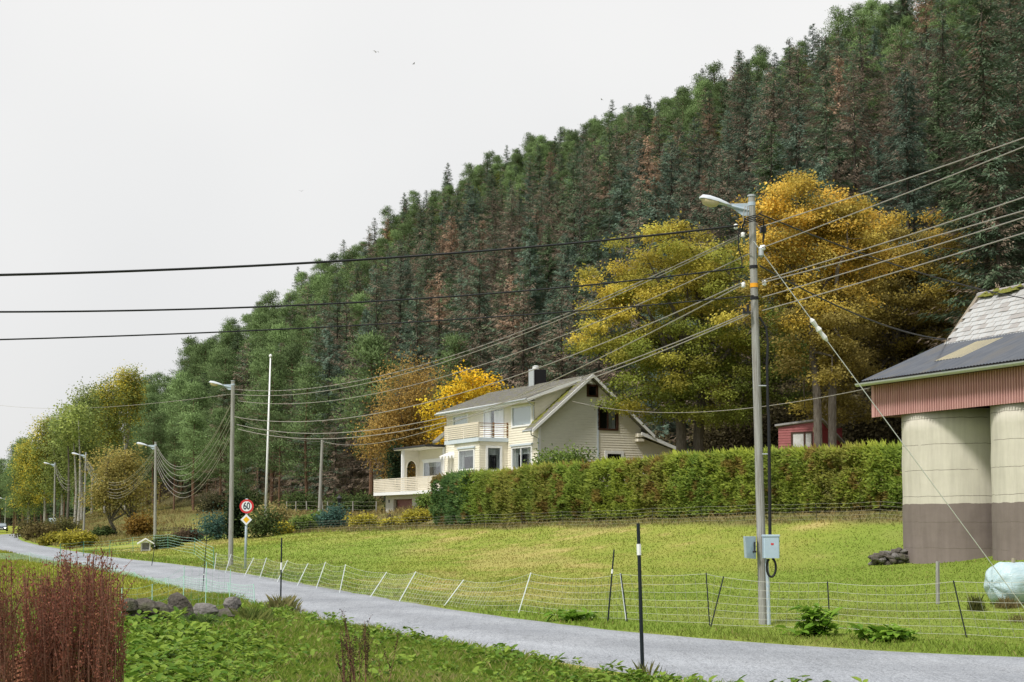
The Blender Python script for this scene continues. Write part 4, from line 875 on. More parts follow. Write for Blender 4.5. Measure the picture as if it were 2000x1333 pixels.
for px, d in ((120, 70), (165, 78), (215, 82), (262, 86), (300, 88), (330, 86), (380, 74), (420, 60)): fp.append(tuple(at(px, d)))
wfence('wire_fence', 'green cord fence on the grassy bank near the letterbox stand', fp, .9, NETG, mat('green_post', (.08, .25, .16), .6), 6, .006, .016)
fp = []
for px, d in ((560, 122), (578, 120), (600, 119), (640, 118), (690, 116), (735, 113)): fp.append(tuple(at(px, d)))
wfence('wire_fence', 'old wooden post and wire fence in the dry grass below the forest', fp, 1.1, mat('dull_fence_wire', (.4, .4, .34)), OLDWOOD, 4, .007, .06)
for px, d, pxt, pyt, lb in ((1828, 31, 1829, 1096, 'upright grey wooden stake in the field in front of the silo'), (1963, 30.5, 1977, 1090, 'leaning brownish wooden stake in front of the wrapped bale')):
    b_ = at(px, d); t_ = at(pxt, d, py=pyt); o = tag(MB().tube([(0, 0, -.2), (t_ - b_) * .5, t_ - b_], [.042, .045, .04], 7).build('fence_stake', OLDWOOD if px < 1900 else mat('brown_stake', (.23, .20, .14), .9, (.3, .27, .2), 6), loc=b_), lb, 'stake')

# ------------------------------------------------------------------ wrapped bale, letterbox stand, car, stones, tiles, gulls
bc = at(1990, 30.6); bale = thing('hay_bale', 'round hay bale in pale blue plastic wrap behind the leaning stake', 'bale', bc, R(20))
nu, nv = 40, 22; V = []
for i in range(nv + 1):
    t = i / nv; xx = (t - .5) * 1.5; k = max(0, abs(t - .5) * 2 - .62) / .38; rr = .47 * math.sqrt(max(0, 1 - .96 * k * k))
    for j in range(nu):
        a = 2 * math.pi * j / nu; wr = 1 + .012 * math.sin(9 * a + 5 * t) + .01 * math.sin(17 * t * 3 + 3 * a) + random.uniform(-.006, .006)
        z = rr * wr * math.sin(a); z = max(z, -.40 + .02 * math.sin(5 * t)); V.append((xx + .02 * math.sin(7 * a), rr * wr * math.cos(a) * 1.08, z + .40))
FB = [(i*nu+j, i*nu+(j+1) % nu, (i+1)*nu+(j+1) % nu, (i+1)*nu+j) for i in range(nv) for j in range(nu)] + [tuple(range(nu - 1, -1, -1)), tuple(range(nv*nu, (nv+1)*nu))]
WRAP = mat('pale_blue_bale_wrap', (.36, .50, .56), .35, (.46, .57, .61), 4, bump=.35, bscale=7, streak=(1, 5, 5))
MB().add(V, FB).build('wrap', WRAP, bale, smooth=True)
ls = at(286, 86); o = thing('letterbox_stand', 'tiny white roofed letterbox stand on the bank by the lamp post', 'letterbox stand', ls, R(15))
MB().box((-.28, -.3, 0), (-.2, .3, .52)).box((.2, -.3, 0), (.28, .3, .52)).box((-.2, .24, 0), (.2, .3, .52)).box((-.2, -.3, .05), (.2, .24, .1)).build('box', mat('grey_white_board', (.5, .5, .5), .8), o)
MB().prism([(-.5, .42), (0, .72), (.5, .42), (.5, .50), (0, .80), (-.5, .50)], 'y', -.45, .45).build('roof', WHITEP, o)
MB().prism([(-.2, .52), (.2, .52), (0, .66)], 'y', -.3, -.26).build('gable', WHITEP, o)
cp = at(6, 262); cp.z = float(zr_(pq(cp.x, cp.y)[1])) + .07
car = thing('car', 'dark car with its headlights on coming round the road bend', 'car', cp, R(16))
CARP = mat('dark_car_paint', (.03, .04, .06), .25, spec=.6); TYR = mat('tyre_rubber', (.02, .02, .02), .8)
def loft(mb, secs):
    n = len(secs[0]); 
    for s_ in secs: mb.v += [tuple(p) for p in s_]
    mb.f += [(i*n+j, i*n+(j+1) % n, (i+1)*n+(j+1) % n, (i+1)*n+j) for i in range(len(secs)-1) for j in range(n)] + [tuple(range(n-1, -1, -1)), tuple(range((len(secs)-1)*n, len(secs)*n))]
    return mb
def sec(y, hw, z0, z1): return [(-hw, y, z0 + .08), (-hw + .08, y, z0), (hw - .08, y, z0), (hw, y, z0 + .08), (hw, y, z1 - .12), (hw - .12, y, z1), (-hw + .12, y, z1), (-hw, y, z1 - .12)]
loft(MB(), [sec(-2.2, .78, .32, .62), sec(-2.05, .86, .25, .78), sec(-1.0, .9, .22, .95), sec(.5, .9, .22, .98), sec(1.8, .88, .25, .98), sec(2.2, .8, .35, .85)]).build('body', CARP, car, smooth=False)
loft(MB(), [sec(-1.0, .78, .9, .97), sec(-.35, .68, .9, 1.46), sec(.9, .68, .9, 1.5), sec(1.9, .74, .9, .99)]).build('cabin', mat('car_glass', (.25, .30, .34), .1, spec=.8), car)
loft(MB(), [sec(-.38, .70, 1.38, 1.49), sec(.95, .70, 1.38, 1.53)]).build('roof_panel', CARP, car)
for sx in (-1, 1):
    for yy in (-1.35, 1.35):
        wv = MB().prism([(yy + .32 * math.cos(2*math.pi*k/18), .32 + .32 * math.sin(2*math.pi*k/18)) for k in range(18)], 'x', sx * .72, sx * .93).build('wheel', TYR, car)
        MB().prism([(yy + .2 * math.cos(2*math.pi*k/14), .32 + .2 * math.sin(2*math.pi*k/14)) for k in range(14)], 'x', sx * .93, sx * .94).build('rim', GALV, wv)
    em = bpy.data.materials.get('headlight') or bpy.data.materials.new('headlight'); em.use_nodes = True; em.node_tree.nodes['Principled BSDF'].inputs['Emission Color'].default_value = (1, .97, .9, 1); em.node_tree.nodes['Principled BSDF'].inputs['Emission Strength'].default_value = 3
    MB().box((sx * .45, -2.2, .58), (sx * .75, -2.13, .70)).build('headlight', em, car)
MB().box((-.26, -2.24, .42), (.26, -2.2, .52)).build('number_plate', WHITEP, car)
STONE = mat('field_stone', (.06, .053, .045), .9, (.12, .108, .095), 7, bump=.8, bscale=18, c3=(.07, .075, .04)); STONE2 = mat('pale_field_stone', (.19, .18, .175), .9, (.11, .105, .10), 7, bump=.8, bscale=18)
def rock(mb, c, s, rot=0, seed=0):
    rr = np.random.default_rng(seed); nu, nv = 10, 7; V = []; ca, sa = math.cos(rot), math.sin(rot); pl = [(lambda v: v / np.linalg.norm(v))(rr.normal(size=3)) for _ in range(16)]
    for i in range(nv):
        ph = math.pi * i / (nv - 1)
        for j in range(nu):
            a = 2 * math.pi * j / nu; d = np.array((math.sin(ph) * math.cos(a), math.sin(ph) * math.sin(a), math.cos(ph)))
            r_ = min([1.0] + [.66 / max(1e-3, float(d @ n)) for n in pl if float(d @ n) > .55]); x, y, z = d * r_ * np.array(s)
            V.append((c[0] + x * ca - z * sa, c[1] + y, c[2] + x * sa + z * ca))
    return mb.add(V, [(i*nu+j, (i+1)*nu+j, (i+1)*nu+(j+1) % nu, i*nu+(j+1) % nu) for i in range(nv-1) for j in range(nu)])
ROCKS = [(255, 1193, 20, 13, .1, 'grey boulder behind the red dock stalks'), (262, 1220, 24, 14, 0, 'brownish low boulder at the left end of the stone row'), (283, 1200, 26, 14, -.25, 'flat slab boulder with a dark hollow below it in the stone row'), (313, 1207, 27, 19, -.12, 'dark rounded boulder beside the upright pointed stone'), (352, 1206, 21, 26, .45, 'upright pointed boulder, the tallest of the stone row'), (402, 1206, 27, 16, .1, 'pale grey peaked boulder half hidden by grass'), (440, 1212, 22, 12, 0, 'low flat pinkish boulder under grass tufts'), (456, 1190, 15, 13, 0, 'small pale block stone at the grassy end of the row')]
for i, (px, py, w_, h_, rt, lb) in enumerate(ROCKS):
    d = 23.2 + .012 * (px - 250); c = at(px, d, py=py - 11); g0 = ground(c.x, c.y); s = d / F
    o = rock(MB(), (0, 0, 0), (w_ * s * 1.4, w_ * s * 1.2, h_ * s * 1.65), rt, i + 3).build('boulder', STONE2 if i in (5, 7) else STONE, loc=(c.x, c.y, c.z)); tag(o, lb, 'boulder', 'boulders of the old stone row')
rp = at(1736, 45); hp_ = thing('stone_heap', 'heap of dark flat stones against the left silo', 'stone heap', rp)
for i in range(46):
    t = random.random(); lv = random.random() ** 1.5; x = -.35 + t * 1.25 * (1 - .25 * lv); rock(MB(), (x - .15, random.uniform(-.35, .35) * (1 - lv), .02 + lv * .5 * (.5 + .5 * t)), (random.uniform(.17, .32), .24, random.uniform(.08, .15)), random.uniform(-.3, .3), i + 50).build('stone', STONE if i % 3 else STONE2, hp_)
TERR = mat('terracotta', (.36, .15, .09), .85, (.46, .22, .14), 6, bump=.3)
tb = at(8, 9.2); tl = thing('roof_tile_stack', 'leaning stack of terracotta roof tiles behind red dock stalks', 'tile stack', (tb.x, tb.y, -1.78), R(10))
tmesh = MB(); n = 8
for i in range(n + 1):
    a = math.pi * i / n; tmesh.v += [(-.2 + .4 * i / n, 0, .035 * math.sin(a * 2)), (-.2 + .4 * i / n, .40, .035 * math.sin(a * 2)), (-.2 + .4 * i / n, 0, .035 * math.sin(a * 2) + .016), (-.2 + .4 * i / n, .40, .035 * math.sin(a * 2) + .016)]
for i in range(n): b_ = 4 * i; tmesh.f += [(b_, b_+1, b_+5, b_+4), (b_+2, b_+6, b_+7, b_+3), (b_, b_+4, b_+6, b_+2), (b_+1, b_+3, b_+7, b_+5)]
tme = meshdata('tile', tmesh.v, tmesh.f, mats=[TERR])
for i in range(30):
    for k in range(2):
        o = obj('tile', tme, tl, (-.30 + k * .43 + .003 * i + random.uniform(-.01, .01), random.uniform(-.01, .01), .02 + i * .031)); o.rotation_euler = (0, R(-24) + random.uniform(-.02, .02), random.uniform(-.04, .04))
GUL = mat('gull_grey', (.35, .35, .36), .8)
for i, (px, py, d, lb) in enumerate(((730, 88, 160, 'gull with raised wings, the higher of the two gulls side by side'), (805, 112, 170, 'gull gliding level, the lower of the two gulls side by side'), (584, 367, 230, 'tiny gull alone in the pale sky left of the hillside'), (1178, 184, 200, 'tiny gull just above the treetops of the ridge'))):
    c = at(px, d, py=py); o = thing('gull', lb, 'bird', c, R(40 + 70 * i), 'gulls in the sky'); o.scale = (.7, .7, .7)
    loft(MB(), [[(r_ * math.cos(a), y, r_ * .8 * math.sin(a)) for a in np.linspace(0, 2 * math.pi, 8, False)] for y, r_ in ((-.22, .01), (-.16, .035), (0, .065), (.15, .04), (.3, .012))]).build('body', GUL, o)
    for sx in (-1, 1): MB().add([(sx * .03, -.08, .02), (sx * .35, -.1, .16), (sx * .68, .05, .10), (sx * .33, .06, .15), (sx * .03, .10, .02)], [(0, 1, 3, 4), (1, 2, 3)]).build('wing', GUL, o)

# ------------------------------------------------------------------ foliage builders
def unit(v): return v / np.maximum(np.linalg.norm(v, axis=-1, keepdims=True), 1e-9)
def diamonds(C, D, S, L, W, fold=.0, want=None):
    """leaf shaped quads: stalk end, two sides, tip"""
    D = unit(D); S = unit(S - (S * D).sum(1, keepdims=True) * D); Nn = np.cross(D, S); L = np.broadcast_to(L, len(C))[:, None]; W = np.broadcast_to(W, len(C))[:, None]
    if want is not None: S = np.where((Nn * want).sum(1, keepdims=True) < 0, -S, S); Nn = np.cross(D, S)
    V = np.stack([C, C + D * L * .45 + S * W * .5 + Nn * W * fold, C + D * L, C + D * L * .45 - S * W * .5 + Nn * W * fold], 1)
    n = len(C); return V.reshape(-1, 3), np.arange(4 * n).reshape(n, 4)[:, ::-1].copy()
def rep4(c): return np.repeat(c, 4, axis=0)
def soft(V, want, k=.55):
    """leaf normals bent part of the way to the lie of the clump"""
    Q = V.reshape(-1, 4, 3); n = unit(np.cross(Q[:, 2] - Q[:, 0], Q[:, 1] - Q[:, 3])); return rep4(unit(n * (1 - k) + unit(want) * k))
class Wood:
    """tapered trunk and limbs as one mesh"""
    def __init__(s): s.mb = MB()
    def limb(s, pts, r0, r1, n=6):
        k = len(pts); s.mb.tube(pts, [r0 + (r1 - r0) * i / (k - 1) for i in range(k)], n, cap=False)

def spruce_mesh(seed, H=17., Rm=2.7, dead=0., blue=0., top_red=False, sparse=1.0, base=.06):
    g = np.random.default_rng(seed); wood = Wood()
    wood.limb([(0, 0, -1.0), (g.normal(0, .05), 0, H * .4), (0, g.normal(0, .05), H * .98)], .2, .02, 7)
    C = []; D = []; S = []; L = []; W = []; K = []
    green = np.array((.098, .150, .068)); blu = np.array((.132, .192, .148)); brn = np.array((.255, .200, .152)); red = np.array((.34, .23, .16))
    z = H * base
    while z < H * .985:
        u = z / H; rad = Rm * ((1 - u) ** .75) * (.35 + .65 * min(1, u / .16)) ; nb = int(g.integers(4, 7))
        for _ in range(nb):
            az = g.uniform(0, 2 * math.pi); ln = rad * g.uniform(.65, 1.12) + .12; dr = (.10 - .55 * (1 - u)) * g.uniform(.6, 1.2)
            ca, sa = math.cos(az), math.sin(az); isdead = g.random() < dead * (1.25 - .7 * u)
            sh = g.uniform(.72, 1.25)
            m = max(4, int(ln / .095)); t = (np.arange(m) + .6) / m
            px = t * ln; pz = z + ln * (dr * t + .16 * t * t * t) + g.normal(0, .03, m)
            ctr = np.stack([ca * px, sa * px, pz], 1)
            if ln > 1 and g.random() < .5: wood.limb([(0, 0, z), tuple(ctr[m // 2]), tuple(ctr[-1])], .03, .008, 3)
            for sgn in (-1, 1, 0):
                if isdead and g.random() < .4: continue
                keep = g.random(m) < sparse; kk = keep.sum()
                if not kk: continue
                c = ctr[keep] + g.normal(0, .07, (kk, 3)); sw = g.uniform(.55, 1.1, kk) * (1.15 - .55 * t[keep])
                ang = az + sgn * sw; dn = g.uniform(-.75, .05, kk) - .25 * (sgn == 0)
                C.append(c); D.append(np.stack([np.cos(ang), np.sin(ang), dn], 1)); S.append(g.normal(size=(kk, 3)) * .5 + np.stack([-np.sin(ang), np.cos(ang), 0 * ang], 1))
                L.append(g.uniform(.22, .48, kk) * (.6 + .4 * min(1, ln / 1.5))); W.append(g.uniform(.05, .095, kk))
                cc = green * (1 - blue) + blu * blue
                col = (brn if isdead else cc) * sh; 
                if top_red and u > .72: col = red * sh
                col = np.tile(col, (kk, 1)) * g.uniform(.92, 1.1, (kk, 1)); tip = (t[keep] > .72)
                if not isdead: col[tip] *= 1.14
                if g.random() < .12: col = col * .7 + brn * .3
                K.append(col)
        z += .30 + .16 * (1 - u) * g.uniform(.7, 1.3)
    C, D, S, L, W, K = map(np.concatenate, (C, D, S, L, W, K)); wn = unit(np.stack([C[:, 0], C[:, 1], 0 * C[:, 0]], 1)) * .8 + np.array((0, 0, .55)) + .35 * unit(D) + g.normal(0, .15, C.shape)
    V, Fq = diamonds(C, D, S, L, W, want=wn)
    return V, Fq, rep4(K), wood.mb, soft(V, wn, .72)
def pine_mesh(seed, H=15., Rm=2.8, bright=1.0, base=.35):
    """Scots pine: bare reddish stem, crown of separate cloud-like needle clumps"""
    g = np.random.default_rng(seed); wood = Wood(); wood.limb([(0, 0, -1), (g.normal(0, .15), 0, H * .5), (0, 0, H * .97)], .2, .04, 7)
    WN = []; C = []; D = []; S = []; L = []; W = []; K = []; z = H * base
    while z < H:
        u = (z / H - base) / (1 - base); rad = Rm * (math.sin(math.pi * min(1, .25 + u * .72)) ** .8)
        for _ in range(int(g.integers(2, 5))):
            az = g.uniform(0, 6.28); ln = rad * g.uniform(.5, 1.1); up = g.uniform(.0, .5) * ln * (.4 + u)
            e = np.array((math.cos(az) * ln, math.sin(az) * ln, z + up)); wood.limb([(0, 0, z), (e[0] * .55, e[1] * .55, z + up * .3), tuple(e)], .045, .012, 3)
            for f in (1.0, .72, .5):
                if f < .6 and g.random() < .5: continue
                c = np.array((e[0] * f, e[1] * f, z + up * f)) + g.normal(0, .15, 3); n = int(70 * g.uniform(.7, 1.2)); o = g.normal(size=(n, 3)) * np.array((.42, .42, .24)); sh = g.uniform(.7, 1.3) * bright
                C.append(c + o); D.append(unit(o) + np.array((0, 0, .7)) + g.normal(0, .4, (n, 3))); S.append(g.normal(size=(n, 3))); L.append(g.uniform(.20, .38, n)); W.append(g.uniform(.06, .11, n))
                K.append(np.tile(np.array((.145, .215, .085)) * sh, (n, 1)) * g.uniform(.8, 1.22, (n, 1))); WN.append(unit(o / np.array((.42, .42, .24))) + np.array((0, 0, .4)) + .5 * unit(np.array((c[0], c[1], 0))) + g.normal(0, .2, (n, 3)))
        z += .5 * g.uniform(.7, 1.3)
    C, D, S, L, W, K, WN = map(np.concatenate, (C, D, S, L, W, K, WN)); V, Fq = diamonds(C, D, S, L, W, want=WN)
    return V, Fq, rep4(K), wood.mb, soft(V, WN)

def crown(lobes, nclump, nleaf, leaf, colf, base=(0, 0, -.4), stems=((0, 0),), r0=.3, fork=.3, nlimb=8, spread=.55, seed=1, flat=.6, droop=0.):
    """broadleaf tree: leaf clumps through the crown's lobes, every clump carried by a limb. lobes: (x,y,z,rx,ry,rz)"""
    g = np.random.default_rng(seed); wood = Wood(); lob = np.array(lobes, float); vol = lob[:, 3] * lob[:, 4] * lob[:, 5]; k = g.choice(len(lob), nclump, p=vol / vol.sum())
    d = unit(g.normal(size=(nclump, 3))); r = g.random(nclump) ** .34; CC = lob[k, :3] + d * r[:, None] * lob[k, 3:6]
    top = CC[:, 2].max(); zlow = CC[:, 2].min(); cxy = CC[:, :2].mean(0)
    limbs = []; per = max(2, nlimb // len(stems))
    for si, (sx, sy) in enumerate(stems):
        f = np.array((sx * 1.6 + cxy[0] * .25, sy * 1.6 + cxy[1] * .25, max(.8, fork * top))); path = [np.array((sx, sy, base[2])), np.array((sx * 1.1 + g.normal(0, .05), sy * 1.1, f[2] * .5)), f]
        wood.limb([tuple(p) for p in path], r0, r0 * .72, 9)
        used = []
        for li in range(per):
            j = None
            for _ in range(30):
                j = int(g.integers(nclump))
                if all(np.linalg.norm(CC[j] - CC[m_]) > .33 * (top - zlow) for m_ in used): break
            used.append(j); e = CC[j]; m1 = f * .6 + e * .4 + np.array((0, 0, .12 * (e[2] - f[2]))) + g.normal(0, .15, 3); m2 = f * .25 + e * .75 + g.normal(0, .2, 3)
            P_ = [f - np.array((0, 0, .1)), m1, m2, e]; wood.limb([tuple(p) for p in P_], r0 * .55, r0 * .07, 6)
            for t in np.linspace(.15, 1, 10):
                s_ = t * 3; i_ = min(2, int(s_)); limbs.append(P_[i_] + (P_[i_ + 1] - P_[i_]) * (s_ - i_))
    LM = np.array(limbs)
    for c in CC[::2]:
        a = LM[((LM - c) ** 2).sum(1).argmin()]; mid_ = (a + c) / 2 + g.normal(0, .1, 3); wood.limb([tuple(a), tuple(mid_), tuple(c)], r0 * .10, .008, 3)
    n = nclump * nleaf; off = g.normal(size=(n, 3)) * np.array((spread, spread, spread * flat)); cid = np.repeat(np.arange(nclump), nleaf); P_ = CC[cid] + off
    D = unit(off * np.array((1, 1, .3))) + g.normal(0, .5, (n, 3)) + np.array((0, 0, -.25 - droop)); S = g.normal(size=(n, 3)) * np.array((1, 1, .35))
    ctr_ = CC.mean(0); wn = .8 * unit(off / np.array((1, 1, flat))) + .55 * unit(CC[cid] - ctr_) + np.array((0, 0, .25)) + g.normal(0, .3, (n, 3)); V, Fq = diamonds(P_, D, S, leaf * g.uniform(.7, 1.3, n), leaf * .8 * g.uniform(.7, 1.2, n), fold=.0, want=wn)
    cl = g.random(nclump)[cid]; K = colf(P_, cl, g.random(n)) * (.62 + .7 * g.random(nclump)[cid])[:, None] * g.uniform(.8, 1.2, (n, 1))
    return V, Fq, rep4(K), wood.mb, soft(V, wn, .45)
def place_tree(name, label, loc, data, bark=BARK, cat='tree', group=None, leafm=LEAF, rz=0, crown_name='crown'):
    V, Fq, K, wood = data[:4]; nr = data[4] if len(data) > 4 else None; o = thing(name, label, cat, loc, rz, group)
    obj(crown_name, meshdata(crown_name, V, Fq, K, [leafm], nor=nr), o)
    if wood is not None and wood.v: wood.build('trunk', bark, o)
    return o

# ------------------------------------------------------------------ the conifer forest on the hillside
SP = [dict(blue=.1, dead=.05), dict(blue=.95, dead=.12), dict(blue=.6, dead=.5, sparse=.85), dict(blue=.5, dead=.9, sparse=.7), dict(blue=.7, dead=.3, top_red=True, sparse=.9), dict(blue=.3, dead=.2), dict(blue=.85, dead=.65, sparse=.75), dict(blue=.2, dead=1.0, sparse=.62)]
SPL = ['dark green spruce', 'blue green spruce', 'thinning grey green spruce', 'mostly withered brown spruce', 'spruce with a rusty red top', 'mid green spruce', 'withering bluish spruce', 'withered bare grey brown spruce']
PROTO = []
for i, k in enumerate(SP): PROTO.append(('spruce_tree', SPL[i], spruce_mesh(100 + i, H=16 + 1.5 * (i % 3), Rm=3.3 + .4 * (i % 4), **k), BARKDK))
for i in range(4): PROTO.append(('pine_tree', ('grass green pine', 'deep green pine', 'bluish green pine', 'bright green small pine')[i], pine_mesh(200 + i, H=(15, 17, 16, 9)[i], bright=(1.2, .8, .95, 1.5)[i], base=(.35, .42, .25, .12)[i]), PINEBARK))
def yb_col(P_, cl, r): return lerp((.17, .17, .03), (.30, .23, .03), cl * .7 + r * .3)
for i in range(2): PROTO.append(('aspen_tree', ('yellow green aspen', 'yellowing birch')[i], crown([(0, 0, 6.5, 2.0, 2.0, 4.2)], 60, 34, .34, yb_col if i else (lambda P_, cl, r: lerp((.07, .11, .03), (.17, .18, .035), cl * .7 + r * .3)), r0=.13, nlimb=6, spread=.6, seed=300 + i), BIRCHBARK))
PM = []
for nm, lb, (V, Fq, K, wood, nr), bk in PROTO:
    lm = LEAF if nm == 'aspen_tree' else NEEDLE
    cm = meshdata('crown', V, Fq, K, [lm], nor=nr); tm = meshdata('trunk', wood.v, wood.f, mats=[bk])
    nv = len(V); fs = Fq.tolist() + [tuple(j + nv for j in f) for f in wood.f]
    both = meshdata(nm, np.concatenate([V, np.array(wood.v)]), fs, np.concatenate([K, np.full((len(wood.v), 3), .1)]), [lm, bk], midx=[0] * len(Fq) + [1] * len(wood.f), nor=np.concatenate([nr, np.zeros((len(wood.v), 3))]))
    PM.append((cm, tm, both))
cand = []
g = np.random.default_rng(5)
for p in np.arange(56, 166, 4.4):
    step = 4.4 if p < 150 else 5.5
    for q in np.arange(.45 * p, 860, step):
        pp = p + g.uniform(-1.5, 1.5); qq = q + g.uniform(-1.6, 1.6); x, y = xy(pp, qq); px = 1000 + F * x / y
        if 1070 < px < 1935 and y < (91 if px < 1480 else 97 if px < 1900 else 90): continue
        if not (-80 < px < 2120) or (qq > 420 and pp < 100 and g.random() < .5): continue
        if qq > 300 and g.random() < .35: continue
        u = px + g.normal(0, 70) + (pp - 60) * -1.2; cn = float(vnoise(pp, qq, 17, 41)) * .65 + float(vnoise(pp, qq, 6, 42)) * .35
        if pp > 108 and g.random() < .30 + .5 * (pp - 108) / 30: kind = int(g.choice([8, 8, 11, 9, 10, 12, 5]))
        elif u < 480: kind = int(g.choice([8, 9, 10, 8, 11, 0]))
        elif u < 640: kind = int(g.choice([8, 9, 10, 3, 12, 3, 8]))
        elif cn < (.62 if u < 1250 else .49): kind = int(g.choice([3, 7, 6, 2, 4], p=[.38, .28, .16, .10, .08]))
        elif cn < .69: kind = int(g.choice([1, 2, 6, 1]))
        else: kind = int(g.choice([0, 5, 1, 5, 0]))
        if 560 < px < 780 and pp > 118 and g.random() < .35: kind = int(g.choice([12, 13]))
        if px > 1820 and pp < 80: kind = int(g.choice([0, 5, 0, 2]))
        if kind == 11 and pp < 100: kind = 8
        if pp > 126 and g.random() < .75:
            p2, q2 = pp + g.uniform(-2.4, 2.4), qq + g.uniform(-2.4, 2.4); x2, y2 = xy(p2, q2); cand.append((y2, x2, y2, int(g.choice([8, 9, 11, 0, 5, 10])), g.uniform(.55, .8), g.uniform(0, 6.28)))
        cand.append((y, x, y, kind, (g.uniform(.6, 1.25) if pp < 105 else g.uniform(.78, 1.12)) * (1.12 if px > 1850 and pp < 75 else 1) * (1 - .0034 * max(0, pp - 95)), g.uniform(0, 6.28)))
cand.sort(); gx = ground(np.array([c[1] for c in cand]), np.array([c[2] for c in cand]))
cnt = {'spruce_tree': 0, 'pine_tree': 0, 'aspen_tree': 0}; rest = []
for c, z in zip(cand, gx):
    _, x, y, kind, s, rz = c; nm, lb = PROTO[kind][:2]; lim = {'spruce_tree': 300, 'pine_tree': 200, 'aspen_tree': 60}[nm]
    if cnt[nm] >= lim: rest.append((x, y, z, kind, s, rz)); continue
    cnt[nm] += 1
    o = thing(nm, lb + ' in the forest on the steep hillside', 'tree', (x, y, z), rz, lb + 's in the hillside forest'); o.scale = (s * g.uniform(.9, 1.1), s * g.uniform(.9, 1.1), s)
    obj('crown', PM[kind][0], o); obj('trunk', PM[kind][1], o)
def forest(rest):
    A = np.array(rest); me = bpy.data.meshes.new('forest'); me.vertices.add(len(A)); me.vertices.foreach_set('co', A[:, :3].astype(np.float32).ravel())
    a = me.attributes.new('kind', 'INT', 'POINT'); a.data.foreach_set('value', A[:, 3].astype(np.int32))
    a = me.attributes.new('scl', 'FLOAT', 'POINT'); a.data.foreach_set('value', A[:, 4].astype(np.float32))
    a = me.attributes.new('rot', 'FLOAT_VECTOR', 'POINT'); rv = np.zeros((len(A), 3), np.float32); rv[:, 2] = A[:, 5]; a.data.foreach_set('vector', rv.ravel())
    src = bpy.data.collections.new('forest_tree_kinds')
    for i, (_, _, both) in enumerate(PM): src.objects.link(bpy.data.objects.new('kind_%02d' % i, both))
    o = obj('forest', me); tag(o, 'far conifers that merge into one mass up to the ridge', 'forest', kind='stuff')
    ng = bpy.data.node_groups.new('forest_scatter', 'GeometryNodeTree'); ng.interface.new_socket('Geometry', in_out='INPUT', socket_type='NodeSocketGeometry'); ng.interface.new_socket('Geometry', in_out='OUTPUT', socket_type='NodeSocketGeometry')
    N = ng.nodes; L = ng.links; gi = N.new('NodeGroupInput'); go = N.new('NodeGroupOutput'); ip = N.new('GeometryNodeInstanceOnPoints'); ci = N.new('GeometryNodeCollectionInfo')
    ci.inputs['Collection'].default_value = src; ci.inputs['Separate Children'].default_value = True; ci.inputs['Reset Children'].default_value = True
    def attr(nm, ty): n = N.new('GeometryNodeInputNamedAttribute'); n.data_type = ty; n.inputs['Name'].default_value = nm; return n.outputs[0]
    L.new(gi.outputs[0], ip.inputs['Points']); L.new(ci.outputs[0], ip.inputs['Instance']); ip.inputs['Pick Instance'].default_value = True
    L.new(attr('kind', 'INT'), ip.inputs['Instance Index']); L.new(attr('scl', 'FLOAT'), ip.inputs['Scale'])
    e2r = N.new('FunctionNodeEulerToRotation'); L.new(attr('rot', 'FLOAT_VECTOR'), e2r.inputs[0]); L.new(e2r.outputs[0], ip.inputs['Rotation'])
    L.new(ip.outputs[0], go.inputs[0]); md = o.modifiers.new('scatter', 'NODES'); md.node_group = ng
forest(rest)
print('forest: %d single conifers, %d in the mass' % (sum(cnt.values()), len(rest)))

# ------------------------------------------------------------------ broadleaf trees
def lob(d, px0, py0, list_):
    """crown lobes given as picture-plane offsets (px, py, half width, half height), turned into metres about the foot"""
    out = []
    for (px, py, hw, hh, dy) in list_: s = d / F; out.append(((px - px0) * s, dy, (py0 - py) * s, hw * s, hw * s * .85, hh * s))
    return out
def foot(px, d): p = at(px, d); return p, HOR - p.z * F / d
GY, YE, OR_ = np.array((.28, .33, .065)), np.array((.68, .55, .10)), np.array((.70, .44, .10)); DG = np.array((.15, .21, .06))
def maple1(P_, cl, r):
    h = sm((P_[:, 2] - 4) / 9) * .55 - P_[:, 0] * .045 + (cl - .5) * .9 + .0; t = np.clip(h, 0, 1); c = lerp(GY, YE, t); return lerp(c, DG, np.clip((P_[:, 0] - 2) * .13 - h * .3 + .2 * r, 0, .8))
p_, y_ = foot(1345, 80)
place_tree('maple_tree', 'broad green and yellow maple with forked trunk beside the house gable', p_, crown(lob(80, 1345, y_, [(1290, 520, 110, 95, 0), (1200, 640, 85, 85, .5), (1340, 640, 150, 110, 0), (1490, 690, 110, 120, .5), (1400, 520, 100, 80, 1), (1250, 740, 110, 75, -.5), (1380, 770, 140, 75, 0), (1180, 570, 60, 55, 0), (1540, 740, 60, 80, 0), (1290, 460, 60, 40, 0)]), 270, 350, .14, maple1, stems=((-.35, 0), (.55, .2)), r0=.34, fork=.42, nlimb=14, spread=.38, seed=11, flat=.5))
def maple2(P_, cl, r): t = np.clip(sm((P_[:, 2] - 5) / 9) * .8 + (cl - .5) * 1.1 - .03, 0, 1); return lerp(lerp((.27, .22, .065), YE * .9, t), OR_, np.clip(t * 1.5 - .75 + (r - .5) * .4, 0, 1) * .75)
p_, y_ = foot(1612, 72)
